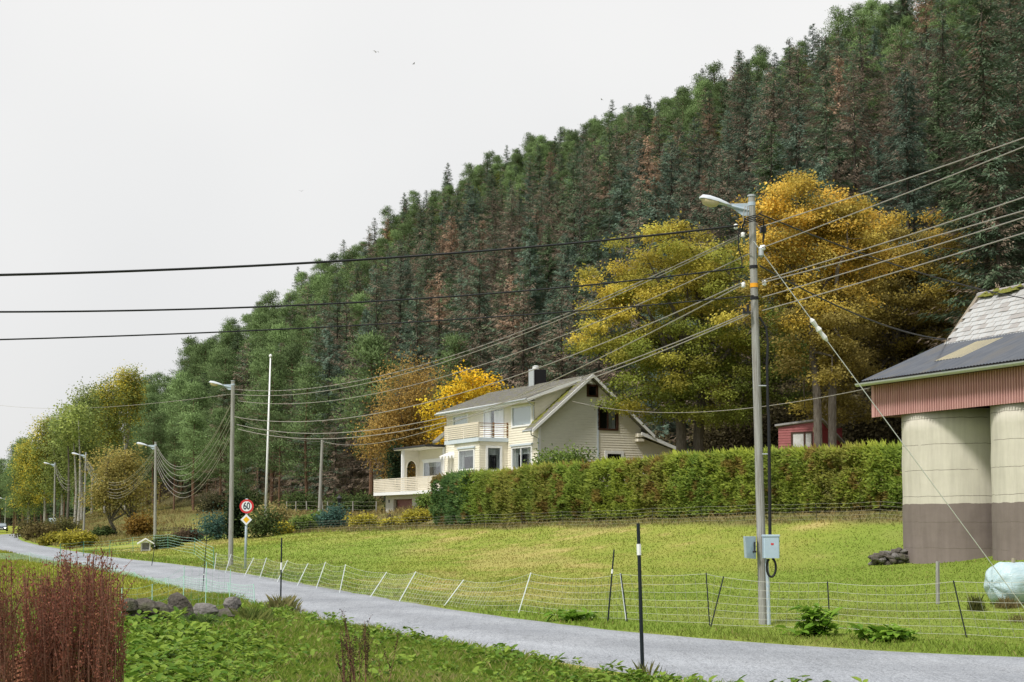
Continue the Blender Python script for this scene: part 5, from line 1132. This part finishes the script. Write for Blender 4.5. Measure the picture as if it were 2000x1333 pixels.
place_tree('maple_tree', 'tall orange and yellow maple with twin trunks in front of the red hut', p_, crown(lob(82, 1612, y_, [(1590, 480, 95, 80, 2), (1520, 470, 45, 50, 2), (1525, 580, 45, 80, 2.5), (1640, 620, 90, 90, 2), (1570, 440, 60, 45, 2), (1680, 520, 80, 90, 2.5), (1560, 600, 60, 80, 2.5), (1660, 740, 60, 70, 3), (1650, 810, 60, 35, 3), (1600, 660, 60, 60, -.7), (1625, 735, 45, 45, -.8), (1570, 740, 45, 50, .5)]), 200, 310, .145, maple2, stems=((-.32, 0), (.42, .3)), r0=.24, fork=.5, nlimb=10, spread=.38, seed=12, flat=.5))
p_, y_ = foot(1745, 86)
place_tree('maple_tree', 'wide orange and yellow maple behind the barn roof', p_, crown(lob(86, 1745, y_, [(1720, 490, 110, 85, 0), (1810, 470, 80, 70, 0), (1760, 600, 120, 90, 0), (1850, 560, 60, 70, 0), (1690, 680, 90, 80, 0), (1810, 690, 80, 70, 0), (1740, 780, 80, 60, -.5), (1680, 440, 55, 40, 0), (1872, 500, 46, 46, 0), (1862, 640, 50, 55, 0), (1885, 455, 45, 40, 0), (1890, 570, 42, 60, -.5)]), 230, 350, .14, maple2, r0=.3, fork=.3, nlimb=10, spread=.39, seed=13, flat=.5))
def gold(P_, cl, r): return lerp((.60, .50, .05), (.92, .60, .04), np.clip(cl * .8 + (r - .5) * .5 + .1, 0, 1))
p_, y_ = foot(905, 110)
place_tree('maple_tree', 'bright golden maple glowing behind the house roof', p_, crown(lob(110, 905, y_, [(920, 760, 52, 42, 0), (875, 800, 42, 40, 0), (960, 770, 42, 22, 0), (855, 840, 25, 30, 0), (900, 850, 50, 50, 0)]), 70, 150, .2, gold, r0=.2, fork=.3, nlimb=8, spread=.5, seed=14, flat=.5))
def rust(P_, cl, r): return lerp((.36, .25, .08), (.52, .35, .10), np.clip(cl * .6 + r * .4, 0, 1))
p_, y_ = foot(785, 114)
place_tree('birch_tree', 'rusty brown leaved birch left of the house behind the porch', p_, crown(lob(114, 785, y_, [(790, 790, 62, 92, 0), (770, 860, 58, 65, 0), (830, 740, 30, 40, 0), (820, 850, 45, 60, 0), (790, 930, 40, 30, 0)]), 210, 110, .16, rust, r0=.16, fork=.3, nlimb=8, spread=.6, seed=15, flat=.9, droop=.4), bark=BARKDK)
def olive(P_, cl, r): return lerp((.25, .24, .08), (.48, .38, .11), np.clip(cl * .7 + r * .3, 0, 1))
p_, y_ = foot(238, 128)
place_tree('willow_tree', 'bushy olive yellow willow with bare twigs by the letterbox lamp post', p_, crown(lob(128, 238, y_, [(240, 940, 58, 42, 0), (225, 910, 42, 36, 0), (205, 975, 36, 36, 0), (270, 975, 40, 36, 0), (250, 895, 25, 25, 0)]), 130, 90, .19, olive, stems=((-.6, 0), (.7, 0)), r0=.2, fork=.18, nlimb=12, spread=.6, seed=16))
def aspen(P_, cl, r): t = np.clip((cl - .35) * 1.6 + (r - .5) * .5, 0, 1); return lerp(lerp((.19, .26, .08), (.32, .37, .09), r), (.78, .62, .08), t * .85)
def aspg(P_, cl, r): return lerp((.19, .27, .09), (.36, .40, .11), np.clip(cl * .6 + r * .4, 0, 1))
LEFT = [(160, 188, 848, 60, 75, aspg, 'tall green and yellow aspen with white trunk behind the birch lamp post'), (205, 205, 805, 52, 60, aspen, 'aspen with a bright yellow top against the dark pines'), (245, 215, 770, 36, 42, aspen, 'yellow topped aspen highest on the slope left of the pines'), (122, 196, 878, 46, 70, aspg, 'green aspen with pale trunk beside the blue box lamp post'), (88, 202, 885, 40, 70, aspen, 'yellow and green birch leaning over the road bend'), (56, 212, 925, 36, 62, aspen, 'low yellow birch at the road bend'), (180, 230, 818, 40, 50, aspg, 'grey green aspen rising behind the yellow ones')]
for i, (px, d, pyc, hw, hh, cf, lb) in enumerate(LEFT):
    p_, y_ = foot(px, d); hw *= .86; lo = [(px, pyc, hw * .72, hh, 0), (px - hw * .35, pyc + hh * .7, hw * .5, hh * .75, 0), (px + hw * .4, pyc + hh * .6, hw * .5, hh * .8, 0), (px + hw * .1, pyc - hh * .7, hw * .42, hh * .6, 0), (px - hw * .2, pyc - hh * .35, hw * .4, hh * .5, 0)]
    place_tree('aspen_tree' if 'aspen' in lb else 'birch_tree', lb, p_, crown(lob(d, px, y_, lo), 130, 95, .25, cf, r0=.2, fork=.35, nlimb=7, spread=.75, seed=30 + i), bark=BIRCHBARK)
for i, (px, d) in enumerate(((132, 178), (147, 181), (154, 176))):
    p_ = at(px, d); o = thing('birch_tree', ('slim bare dark stem with thin top among the roadside birches', 'curved slim white birch stem behind the birch lamp post', 'straight slim white birch stem behind the birch lamp post')[i], 'tree', p_)
    w_ = Wood(); w_.limb([(0, 0, -.3), (.15, 0, 4), (-.1 if i == 1 else .1, 0, 8), (-.5 if i == 1 else -.2, 0, 13)], .19, .06, 7); w_.mb.build('trunk', BARK if i == 0 else BIRCHBARK, o)
    V, Fq, K, _, nr = crown([(-.2, 0, 12.5, 1.6, 1.6, 2.6)], 26, 40, .34, aspg, r0=.05, nlimb=4, seed=60 + i); obj('crown', meshdata('crown', V, Fq, K, [LEAF], nor=nr), o)
def bush(name, label, px, d, w_, h_, colf, seed, n=34, nl=70, leaf=.16, flat=.7, cat='shrub', group=None, z_lift=0, dpy=None, rz=0):
    p_ = at(px, d); s = d / F; hw = w_ * s / 2; hh = h_ * s
    dat = crown([(0, 0, hh * .45, hw * .8, hw * .8, hh * .42), (-hw * .35, .1, hh * .38, hw * .5, hw * .6, hh * .36), (hw * .35, -.1, hh * .42, hw * .5, hw * .6, hh * .4)], n, nl, leaf, colf, r0=.05, fork=.1, nlimb=8, spread=min(.45, hh * .22), seed=seed, flat=flat)
    return place_tree(name, label, p_, dat, bark=BARKDK, cat=cat, group=group, crown_name='foliage')
def C2(a, b): return lambda P_, cl, r: 1.15 * lerp(a, b, np.clip(cl * .6 + r * .4, 0, 1))
TEAL, DARKJ, YG, GRN, STRAW = C2((.04, .095, .075), (.095, .18, .15)), C2((.042, .07, .026), (.10, .14, .04)), C2((.18, .19, .035), (.46, .39, .05)), C2((.09, .16, .04), (.20, .26, .06)), C2((.25, .22, .08), (.38, .32, .14))
for i, a in enumerate((('conifer_bush', 'blue green conical dwarf conifer beside the sign lamp post', 424, 95, 66, 66, TEAL), ('conifer_bush', 'round dark juniper bush at the foot of the flagpole', 515, 92, 56, 62, DARKJ), ('conifer_bush', 'small blue green spiky conifer by the garden lantern', 650, 97, 48, 44, TEAL),
        ('garden_shrub', 'loose straw coloured willow shrub behind the round juniper', 528, 104, 84, 52, STRAW), ('garden_shrub', 'low domed green shrub between juniper and blue conifer', 585, 95, 52, 30, GRN), ('garden_shrub', 'straggly low yellow green shrub right of the juniper', 553, 94, 40, 22, YG), ('garden_shrub', 'small green shrub left of the garden lantern', 620, 100, 40, 32, GRN),
        ('garden_shrub', 'yellow flowering shrub at the left deck corner', 708, 92, 60, 26, YG), ('garden_shrub', 'yellow green shrub below the garage door', 762, 88, 60, 16, YG), ('garden_shrub', 'yellow green shrub below the deck column', 815, 86, 62, 30, YG), ('garden_shrub', 'green shrub against the garage wall', 838, 92, 36, 34, GRN),
        ('rhododendron_bush', 'leafy green rhododendron in front of the house corner', 1075, 80.5, 70, 84, GRN), ('rhododendron_bush', 'taller leafy rhododendron in front of the gable wall', 1118, 80, 64, 94, GRN), ('garden_shrub', 'dark brown low thicket behind the net near the blue conifer', 370, 97, 60, 26, C2((.06, .04, .03), (.11, .08, .05))), ('garden_shrub', 'dark creeping juniper beside the letterbox stand', 325, 88, 56, 22, DARKJ),
        ('roadside_shrub', 'yellow and green roadside shrub at the road bend', 150, 105, 70, 32, YG), ('roadside_shrub', 'brownish bramble thicket on the bank by the bend', 80, 150, 80, 34, C2((.09, .07, .03), (.17, .14, .05))), ('roadside_shrub', 'orange brown bush beside the willow', 275, 122, 40, 44, C2((.16, .09, .02), (.24, .15, .03))), ('roadside_shrub', 'dark bramble thicket under the yellow birches', 118, 158, 90, 34, C2((.06, .07, .025), (.13, .12, .04))), ('roadside_shrub', 'dull green thicket at the tip of the bank', 55, 175, 60, 34, C2((.07, .07, .03), (.15, .13, .045))), ('roadside_shrub', 'small dark bush on the slope above the letterbox stand', 205, 128, 40, 22, DARKJ), ('roadside_shrub', 'grey green dense broom on the grassy bank', 105, 118, 50, 22, YG),
        ('forest_shrub', 'round dark green bush at the forest edge left of the deck', 705, 125, 46, 40, DARKJ), ('forest_shrub', 'dark ragged bush at the forest edge above the leaning pole', 665, 130, 52, 42, DARKJ), ('forest_shrub', 'low dark bush below the big pines', 585, 135, 70, 44, DARKJ), ('forest_shrub', 'dark undergrowth bush beside the straw willow', 480, 140, 60, 50, DARKJ), ('forest_shrub', 'greyish undergrowth bush under the left pines', 420, 150, 60, 46, C2((.05, .05, .03), (.1, .1, .04))))):
    bush(*a, seed=70 + i, leaf=.16 if a[3] < 100 else .22, n=46 if a[3] < 90 else 34)
for i, (px, d, w_, h_) in enumerate(((1150, 93, 90, 150), (1260, 92, 110, 170), (1400, 90, 120, 190), (1470, 88, 110, 200), (1545, 88, 110, 200), (1660, 88, 120, 210), (1730, 87, 120, 200), (1800, 88, 130, 220), (1690, 82, 90, 150), (1750, 80, 90, 150), (1480, 95, 160, 300), (1600, 97, 160, 300), (1700, 96, 150, 280))):
    bush('forest_shrub', 'dark brown twiggy undergrowth under the maples behind the hedge', px, d, w_, h_, C2((.07, .06, .035), (.14, .12, .06)), seed=120 + i, leaf=.2, n=70, nl=60, group='brown undergrowth under the maples')
for px, d, w_, pyt, lb in ((775, 106, 34, 878, 'narrow dark green columnar cypress beside the porch'), (462, 94, 17, 968, 'thin dark columnar thuja behind the sign lamp post')):
    p_ = at(px, d); hh = (HOR - pyt) / F * d - p_.z; hw = w_ / 2 * d / F
    place_tree('cypress_tree', lb, p_, crown([(0, 0, hh * .3, hw, hw, hh * .3), (0, 0, hh * .6, hw * .9, hw * .9, hh * .38)], 50, 80, .2, C2((.015, .03, .014), (.04, .065, .025)), r0=.08, fork=.2, nlimb=6, spread=.25, seed=int(px), flat=2.2), bark=BARKDK, crown_name='foliage')
# single conifers in front of the forest
for i, (px, d, pyt, kind, lb) in enumerate(((724, 128, 640, 8, 'fresh green pine standing apart left of the house'), (470, 150, 830, 10, 'bushy green pine behind the sign lamp post'), (378, 168, 800, 8, 'green pine with reddish trunk behind the slack wires'), (600, 150, 700, 10, 'blue green pine right of the flagpole'), (545, 160, 800, 9, 'dark green pine behind the flagpole'), (430, 175, 790, 8, 'slender pine left of the sign lamp post'), (340, 190, 830, 9, 'dark pine above the letterbox stand'), (655, 140, 800, 3, 'brown withered spruce behind the leaning pole'), (300, 205, 800, 9, 'dark green pine behind the willow'), (28, 250, 890, 10, 'dark pine at the very end of the wood by the road'), (45, 262, 850, 8, 'pine overtopping the low yellow birch'), (108, 222, 835, 9, 'dark pine showing between the green aspens'), (70, 236, 872, 10, 'dark pine behind the leaning yellow birch'), (148, 232, 812, 9, 'tall dark pine rising through the aspens'), (890, 128, 640, 10, 'grey green pine behind the golden maple'))):
    p_ = at(px, d); hh = (HOR - pyt) / F * d - p_.z; nm = PROTO[kind][0]; H0 = np.max(PROTO[kind][2][0][:, 2]); s = hh / H0
    o = thing(nm, lb, 'tree', p_, i * 1.3); o.scale = (s * 1.1, s * 1.1, s); obj('crown', PM[kind][0], o); obj('trunk', PM[kind][1], o)

# ------------------------------------------------------------------ the clipped hedge, shrub by shrub
HL, HR_ = Vector((-3.7, 79.5, 0)), Vector((15.7, 54.5, 0)); HN = 21
def hedge():
    ax = (HR_ - HL); Lh = ax.length; ax.normalize(); rz = math.atan2(ax.y, ax.x); step = Lh / HN
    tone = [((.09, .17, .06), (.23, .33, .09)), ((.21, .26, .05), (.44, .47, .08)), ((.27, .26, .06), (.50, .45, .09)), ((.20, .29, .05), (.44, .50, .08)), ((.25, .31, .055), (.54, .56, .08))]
    pick = [0, 0, 3, 1, 2, 1, 2, 3, 1, 4, 4, 2, 4, 3, 4, 4, 1, 4, 2, 4, 3]
    for i in range(HN):
        g = np.random.default_rng(900 + i); c = HL + ax * (step * (i + .5)); gz = ground(c.x, c.y); px = 1000 + F * c.x / c.y
        ty = np.interp(px, [850, 1000, 1300, 1500, 1755], [931, 921, 897, 881, 875]); top = (HOR - ty) / F * c.y - gz + g.uniform(-.08, .08); hw = step * .62; dp = .85
        n = 6400; face = g.random(n); X = g.uniform(-hw, hw, n); Zz = g.uniform(.03, 1, n) * top; Y = g.uniform(-dp, dp, n)
        f1 = face < .55; Y[f1] = -dp + np.abs(g.normal(0, .16, f1.sum())); f2 = (face > .55) & (face < .72); Zz[f2] = top - np.abs(g.normal(0, .14, f2.sum())); f3 = face > .92; Y[f3] = dp - np.abs(g.normal(0, .15, f3.sum()))
        bul = .22 * (vnoise(X + i * 7, Zz * 1.3, .55, 4) - .5) + .25 * (vnoise(X + i * 7, Zz, 1.3, 6) - .5); Y = Y * (1 + .35 * bul) - bul * (Y < 0) ; rnd = np.clip((Zz / top - .8) / .2, 0, 1); Y *= 1 - .22 * rnd ** 2; Y *= .72 + .28 * np.clip(Zz / (top * .35), 0, 1)
        hol = (vnoise(X + i * 5.3, Zz, .38, 17) > .83) & (Y < -.3); Y[hol] += .35
        Pz = np.stack([X, Y, Zz], 1); out = np.stack([g.normal(0, .45, n), np.sign(Y) * (.7 + .3 * g.random(n)), g.uniform(-.35, .75, n)], 1)
        sh_ = np.argsort(-Zz)[:160]; sh_ = sh_[g.random(len(sh_)) < .5]; out[sh_, 2] = g.uniform(1, 2.5, len(sh_)); ln = g.uniform(.13, .29, n); ln[sh_] *= 1.35
        wn = unit(out) * .6 + np.stack([g.normal(0, .3, n), np.sign(Y) * .6, .35 + .5 * rnd], 1); V, Fq = diamonds(Pz, out, g.normal(size=(n, 3)), ln, g.uniform(.045, .09, n), want=wn)
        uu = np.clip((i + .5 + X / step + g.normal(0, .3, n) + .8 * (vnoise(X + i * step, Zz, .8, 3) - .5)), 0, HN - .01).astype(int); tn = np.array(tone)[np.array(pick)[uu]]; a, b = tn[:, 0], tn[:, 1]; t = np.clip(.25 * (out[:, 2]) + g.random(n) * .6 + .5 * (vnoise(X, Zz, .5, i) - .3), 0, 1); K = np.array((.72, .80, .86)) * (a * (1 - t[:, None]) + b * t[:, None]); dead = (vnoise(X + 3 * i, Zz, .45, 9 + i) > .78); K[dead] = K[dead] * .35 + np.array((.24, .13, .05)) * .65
        w_ = Wood()
        for _ in range(5): x0 = g.uniform(-.2, .2); w_.limb([(x0, 0, -.2), (x0 * 2, g.uniform(-.2, .2), top * .4), (x0 * 3.2, g.uniform(-.3, .3), top * .9)], .05, .012, 4)
        lb = {0: 'deep green', 1: 'olive green', 2: 'rust tinged', 3: 'fresh green', 4: 'yellowish green'}[pick[i]] + ' conifer shrub in the long clipped hedge below the house'
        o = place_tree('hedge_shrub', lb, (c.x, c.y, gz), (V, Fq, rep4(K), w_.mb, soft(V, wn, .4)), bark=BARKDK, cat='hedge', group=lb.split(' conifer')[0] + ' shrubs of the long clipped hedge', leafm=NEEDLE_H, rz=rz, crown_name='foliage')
NEEDLE_H = leafmat('hedge_needles', .4, .06)
hedge()

# ------------------------------------------------------------------ weeds and grass
def dock_stand(label, px0, px1, d, pyts, n, seed, col0=(.15, .055, .04), col1=(.33, .135, .09)):
    """dead seed-bearing dock stalks, branching upward, crusted with small seeds"""
    g = np.random.default_rng(seed); c = at((px0 + px1) / 2, d); w_ = MB(); C = []; D = []; K = []
    o = thing('dock_plant', label, 'weed', (c.x, c.y, -1.8))
    for i in range(n):
        px = g.uniform(px0, px1); dd = d + g.normal(0, .22); py = np.interp(px, [a for a, b in pyts], [b for a, b in pyts]) + abs(g.normal(0, 48)); top = at(px + g.normal(0, 16), dd, py=py) - o.location
        ft = Vector(((px - 1000) / F * dd * .98 - c.x, dd - c.y, 0)); ft.x = ft.x * .8; md = ft.lerp(top, .55) + Vector((g.normal(0, .02), g.normal(0, .02), 0))
        w_.tube([ft, md, top], [.0045, .0032, .0015], 4, cap=False)
        for b in range(int(g.integers(4, 9))):
            t = g.uniform(.42, .95); a = ft.lerp(top, t); ln = (1 - t) * .55 + .12; e = a + Vector((g.normal(0, .055), g.normal(0, .05), ln * g.uniform(.6, 1))); w_.tube([a, e], [.0025, .0012], 3, cap=False)
            k = int(ln * 90); u = g.random(k)[:, None]; A_, E_ = np.array(a), np.array(e); C.append(A_ + (E_ - A_) * u + g.normal(0, .008, (k, 3))); K.append(np.tile(lerp(np.array(col0), np.array(col1), np.array(g.random())), (k, 1)) * g.uniform(.7, 1.35, (k, 1)))
        k = 40; u = g.uniform(.55, 1, k)[:, None]; A_, E_ = np.array(ft), np.array(top); C.append(A_ + (E_ - A_) * u + g.normal(0, .009, (k, 3))); K.append(np.tile(lerp(np.array(col0), np.array(col1), np.array(g.random())), (k, 1)))
    C = np.concatenate(C); K = np.concatenate(K); m_ = len(C); V, Fq = diamonds(C, g.normal(size=(m_, 3)) + np.array((0, 0, .5)), g.normal(size=(m_, 3)), g.uniform(.010, .022, m_), g.uniform(.007, .012, m_))
    w_.build('stalks', mat('dead_dock_stalk', (.13, .06, .045), .9, (.24, .12, .085), 20), o); obj('seeds', meshdata('seeds', V, Fq, rep4(K), [LEAF]), o)
dock_stand('dense stand of red brown dead dock stalks beside the stone row', 45, 235, 8.6, [(45, 1120), (85, 1105), (130, 1070), (150, 1070), (190, 1062), (235, 1105)], 125, 1)
dock_stand('sparser clump of red brown dock stalks in front of the tile stack', -40, 30, 8.0, [(-40, 1100), (0, 1075), (20, 1110), (48, 1085)], 32, 2)
dock_stand('few thin blackish dead dock stems standing in the green weeds', 672, 738, 12.5, [(672, 1240), (700, 1172), (715, 1200), (738, 1190)], 9, 3, (.03, .02, .018), (.07, .045, .03))
def leafy(C, up, size, g, n_each, col_a, col_b):
    """rosettes of broad leaves"""
    n = len(C) * n_each; P_ = np.repeat(C, n_each, 0) + g.normal(0, .02, (n, 3)); an = g.uniform(0, 6.28, n); D = np.stack([np.cos(an), np.sin(an), g.uniform(.15, 1.3, n)], 1); S = np.stack([-np.sin(an), np.cos(an), g.normal(0, .25, n)], 1)
    L = np.repeat(size, n_each) * g.uniform(.6, 1.25, n); Pm = P_ + unit(D) * (L * .35)[:, None] * up; D2 = D.copy(); D2[:, 2] -= g.uniform(.2, 1.1, n)
    Wd = L * g.uniform(.45, .75, n); D2 = unit(D2); S = unit(S - (S * D2).sum(1, keepdims=True) * D2); Nn = np.cross(D2, S); q_ = lambda a, b, c: Pm + D2 * (L * a)[:, None] + S * (Wd * b)[:, None] + Nn * (Wd * c)[:, None]
    V = np.stack([q_(0, 0, 0), q_(.28, .46, .16), q_(.68, .38, .10), q_(1, 0, -.12), q_(.68, -.38, .10), q_(.28, -.46, .16)], 1).reshape(-1, 3); i = np.arange(n)[:, None] * 6
    Fq = np.concatenate([i + np.array([[0, 1, 2, 3]]), i + np.array([[0, 3, 4, 5]])]); K = lerp(col_a, col_b, g.random(n)); return V, Fq, np.repeat(K, 6, axis=0)
def scatter_fg(n, g, fn):
    d = g.uniform(12.5, 40, n * 6); px = g.uniform(-60, 1700, n * 6); x = (px - 1000) / F * d; e = sd(x, d); p, q = pq(x, d); e = e + rw(q); k = fn(x, d, e, px, q); x, d = x[k][:n], d[k][:n]; return np.stack([x, d, ground(x, d)], 1)
g = np.random.default_rng(21)
def w_dense(x, d, e, px, q):
    pr = sm((620 - px) / 300) * 1.0 * (d < 23.5) + .07 + .30 * (-e < .9); return (e < -.05) & (d < 31) & (q < 36) & (g.random(len(x)) < np.clip(pr * (vnoise(x, d, 1.1, 8) + .25), 0, 1)) & ~((px < 470) & (d > 24.0))
C = scatter_fg(6000, g, w_dense); C[:, 2] += g.random(len(C)) ** 1.5 * .22; wp = 1000 + F * C[:, 0] / C[:, 1]; V, Fq, K = leafy(C, 1, g.uniform(.06, .12, len(C)) * (1 + .25 * sm((560 - wp) / 300)), g, 9, (.075, .165, .018), (.24, .34, .05))
tag(obj('leafy_weeds', meshdata('leafy_weeds', V, Fq, K, [leafmat('weed_leaves', .35, 0, .5)])), 'broad leaved green weeds on the bank below the road', 'weeds', kind='stuff')
def clump_plant(name, label, px, d, w_, h_, seed, n=60, cat='weed'):
    g = np.random.default_rng(seed); c = at(px, d); s = d / F; C = np.stack([g.normal(0, w_ * s * .22, n), g.normal(0, w_ * s * .2, n), g.random(n) ** 1.6 * h_ * s * .75], 1)
    V, Fq, K = leafy(C, .4, g.uniform(.10, .24, n), g, 6, (.09, .20, .018), (.22, .36, .045)); place_tree(name, label, c, (V, Fq, K, None), cat=cat, crown_name='leaves', leafm=leafmat('weed_leaves'))
clump_plant('dock_plant', 'tall fresh green dock plant on the road verge below the dark net', 1590, 23.9, 85, 70, 1, 70)
clump_plant('nettle_clump', 'low green nettle clump on the verge right of the dock plant', 1725, 23.0, 110, 26, 2, 50)
clump_plant('nettle_clump', 'small dark green weed clump on the verge under the white net', 1120, 28.0, 60, 20, 3, 40)
def blades(P_, h, wd, lean, g, colr):
    n = len(P_); an = g.uniform(0, 6.28, n); S = np.stack([np.cos(an), np.sin(an), 0 * an], 1) * wd[:, None] * .5; la = g.uniform(0, 6.28, n); T = np.stack([np.cos(la), np.sin(la), 0 * la], 1) * (h * lean * g.random(n))[:, None]; up = np.zeros((n, 3)); up[:, 2] = h
    V = np.stack([P_ - S, P_ + S, P_ + T * .45 + up * .62 + S * .55, P_ + T + up * .95], 1).reshape(-1, 3); i = np.arange(n) * 4; Fq = np.concatenate([np.stack([i, i + 1, i + 2, i + 3], 1)]); return V, Fq, rep4(colr)
g = np.random.default_rng(31)
n = 230000; P_ = scatter_fg(n, g, lambda x, d, e, px, q: (e < -.02 + .25 * g.random(len(x))) & (g.random(len(x)) < np.clip((30 / d) ** 1.2, 0, 1))); n = len(P_)
hN = vnoise(P_[:, 0], P_[:, 1], 1.3, 12); p, q = pq(P_[:, 0], P_[:, 1]); mead = sm((q - 35) / 4) ; h = (.06 + .20 * hN * g.random(n)) * (1 - .55 * mead)
cl = lerp((.12, .24, .022), (.29, .33, .07), g.random(n)); cl = lerp(cl, (.46, .38, .19), (g.random(n) < .10 + .2 * (vnoise(P_[:, 0], P_[:, 1], .9, 14) > .72)) * .8); cl = lerp(cl, (.30, .31, .04), mead * .7)
tag(obj('bank_grass', meshdata('bank_grass', *blades(P_, h, g.uniform(.003, .0085, n), .8, g, cl)[:2], rep4(cl), [GRASSM])), 'tufted green grass on the near bank and the meadow', 'grass', kind='stuff')
N_ = 210000; d = 20 + 75 * g.random(N_) ** 1.4; px = g.uniform(-40, 2060, N_); x = (px - 1000) / F * d; e = sd(x, d); p, q = pq(x, d); k = ((e > -.12 * g.random(N_)) & (p < ph_(q) + 1)) | ((e < -rw(q) - .05) & (q > 33)); x, d, e, p, q = (a[k] for a in (x, d, e, p, q)); n = len(x)
z = ground(x, d); verge = sm((1.5 - e) / 1.0); strip = sm((p - ph_(q) + 2.6) / .8); h = (.025 + .04 * g.random(n) * vnoise(x, d, .8, 3)) * (1 + 1.1 * verge + 2.2 * strip) * (1 + .012 * (d - 25)); cl = field_col(x, d) * g.uniform(.85, 1.3, (n, 1)); cl = lerp(cl, (.32, .25, .11), (g.random(n) < .10 + .25 * strip) * .7)
tag(obj('field_grass', meshdata('field_grass', *blades(np.stack([x, d, z], 1), h, .012 + .0009 * (d - 20), .9, g, cl)[:2], rep4(cl), [GRASSM])), 'short yellow green grass of the sloping field', 'grass', kind='stuff')
# rough dry grass on the bank by the bend and under the forest edge
N_ = 120000; d_ = 88 + 150 * g.random(N_); px = g.uniform(-30, 860, N_); x = (px - 1000) / F * d_; e = sd(x, d_); p, q = pq(x, d_); k = (e > .3) & (p < 62) & (g.random(N_) < np.clip((vnoise(x, d_, 3.1, 5) * 1.5 - .1), 0, 1)) & ((q > 104) | (p > ph_(q) + 2)); x, d_ = x[k], d_[k]; n = len(x); hN = vnoise(x, d_, 4.3, 7)
cl = lerp(lerp((.15, .16, .04), (.30, .25, .10), hN), (.34, .25, .12), g.random(n) * .8) * g.uniform(.6, 1.3, (n, 1))
tag(obj('rough_grass', meshdata('rough_grass', *blades(np.stack([x, d_, ground(x, d_)], 1), .15 + .5 * g.random(n) * hN, .03 + .04 * g.random(n), .9, g, cl)[:2], rep4(cl), [GRASSM])), 'dry straw and bracken on the bank below the forest', 'grass', kind='stuff')
def tuft(name, label, px, d, n, h, wid, ca, cb, seed, lean=.6):
    g = np.random.default_rng(seed); c = at(px, d); P_ = np.stack([g.normal(0, wid, n), g.normal(0, wid, n), np.full(n, -.02)], 1); cl = lerp(ca, cb, g.random(n)); V, Fq, K = blades(P_, h * g.uniform(.45, 1.15, n) * np.exp(-(P_[:, 0] ** 2 + P_[:, 1] ** 2) / (2.6 * wid * wid)) ** .8 + .03, g.uniform(.002, .005, n), lean, g, cl); o = obj(name, meshdata(name, V, Fq, K, [GRASSM]), loc=c); tag(o, label, 'grass tuft')
tuft('rush_tuft', 'dark green rush tuft left of the wrapped bale', 1903, 29.5, 600, .36, .09, (.05, .07, .02), (.14, .14, .04), 1, .45)
tuft('rush_tuft', 'dry brown rush tuft at the foot of the leaning stake', 1965, 29.8, 500, .28, .16, (.12, .10, .04), (.25, .2, .09), 2)
tuft('rush_tuft', 'low straw coloured rush tuft below the dry one', 1985, 26.5, 200, .2, .16, (.12, .11, .04), (.25, .2, .09), 3)
tuft('grass_tuft', 'long arching grass tuft beside the peaked grey boulder', 405, 22.4, 900, .34, .15, (.07, .14, .04), (.18, .25, .08), 4, .9)
tuft('grass_tuft', 'pale dry grass tuft at the foot of the middle snow stake', 553, 30.6, 900, .42, .22, (.14, .17, .05), (.32, .28, .13), 5, .8)
tuft('grass_tuft', 'green grass tuft covering the end of the stone row', 492, 25.5, 1400, .38, .28, (.08, .14, .03), (.22, .24, .07), 6, .9)
tuft('grass_tuft', 'tall thin grass blades round the thick snow stake', 1262, 17.3, 160, .30, .16, (.08, .12, .03), (.24, .22, .08), 7, .5)
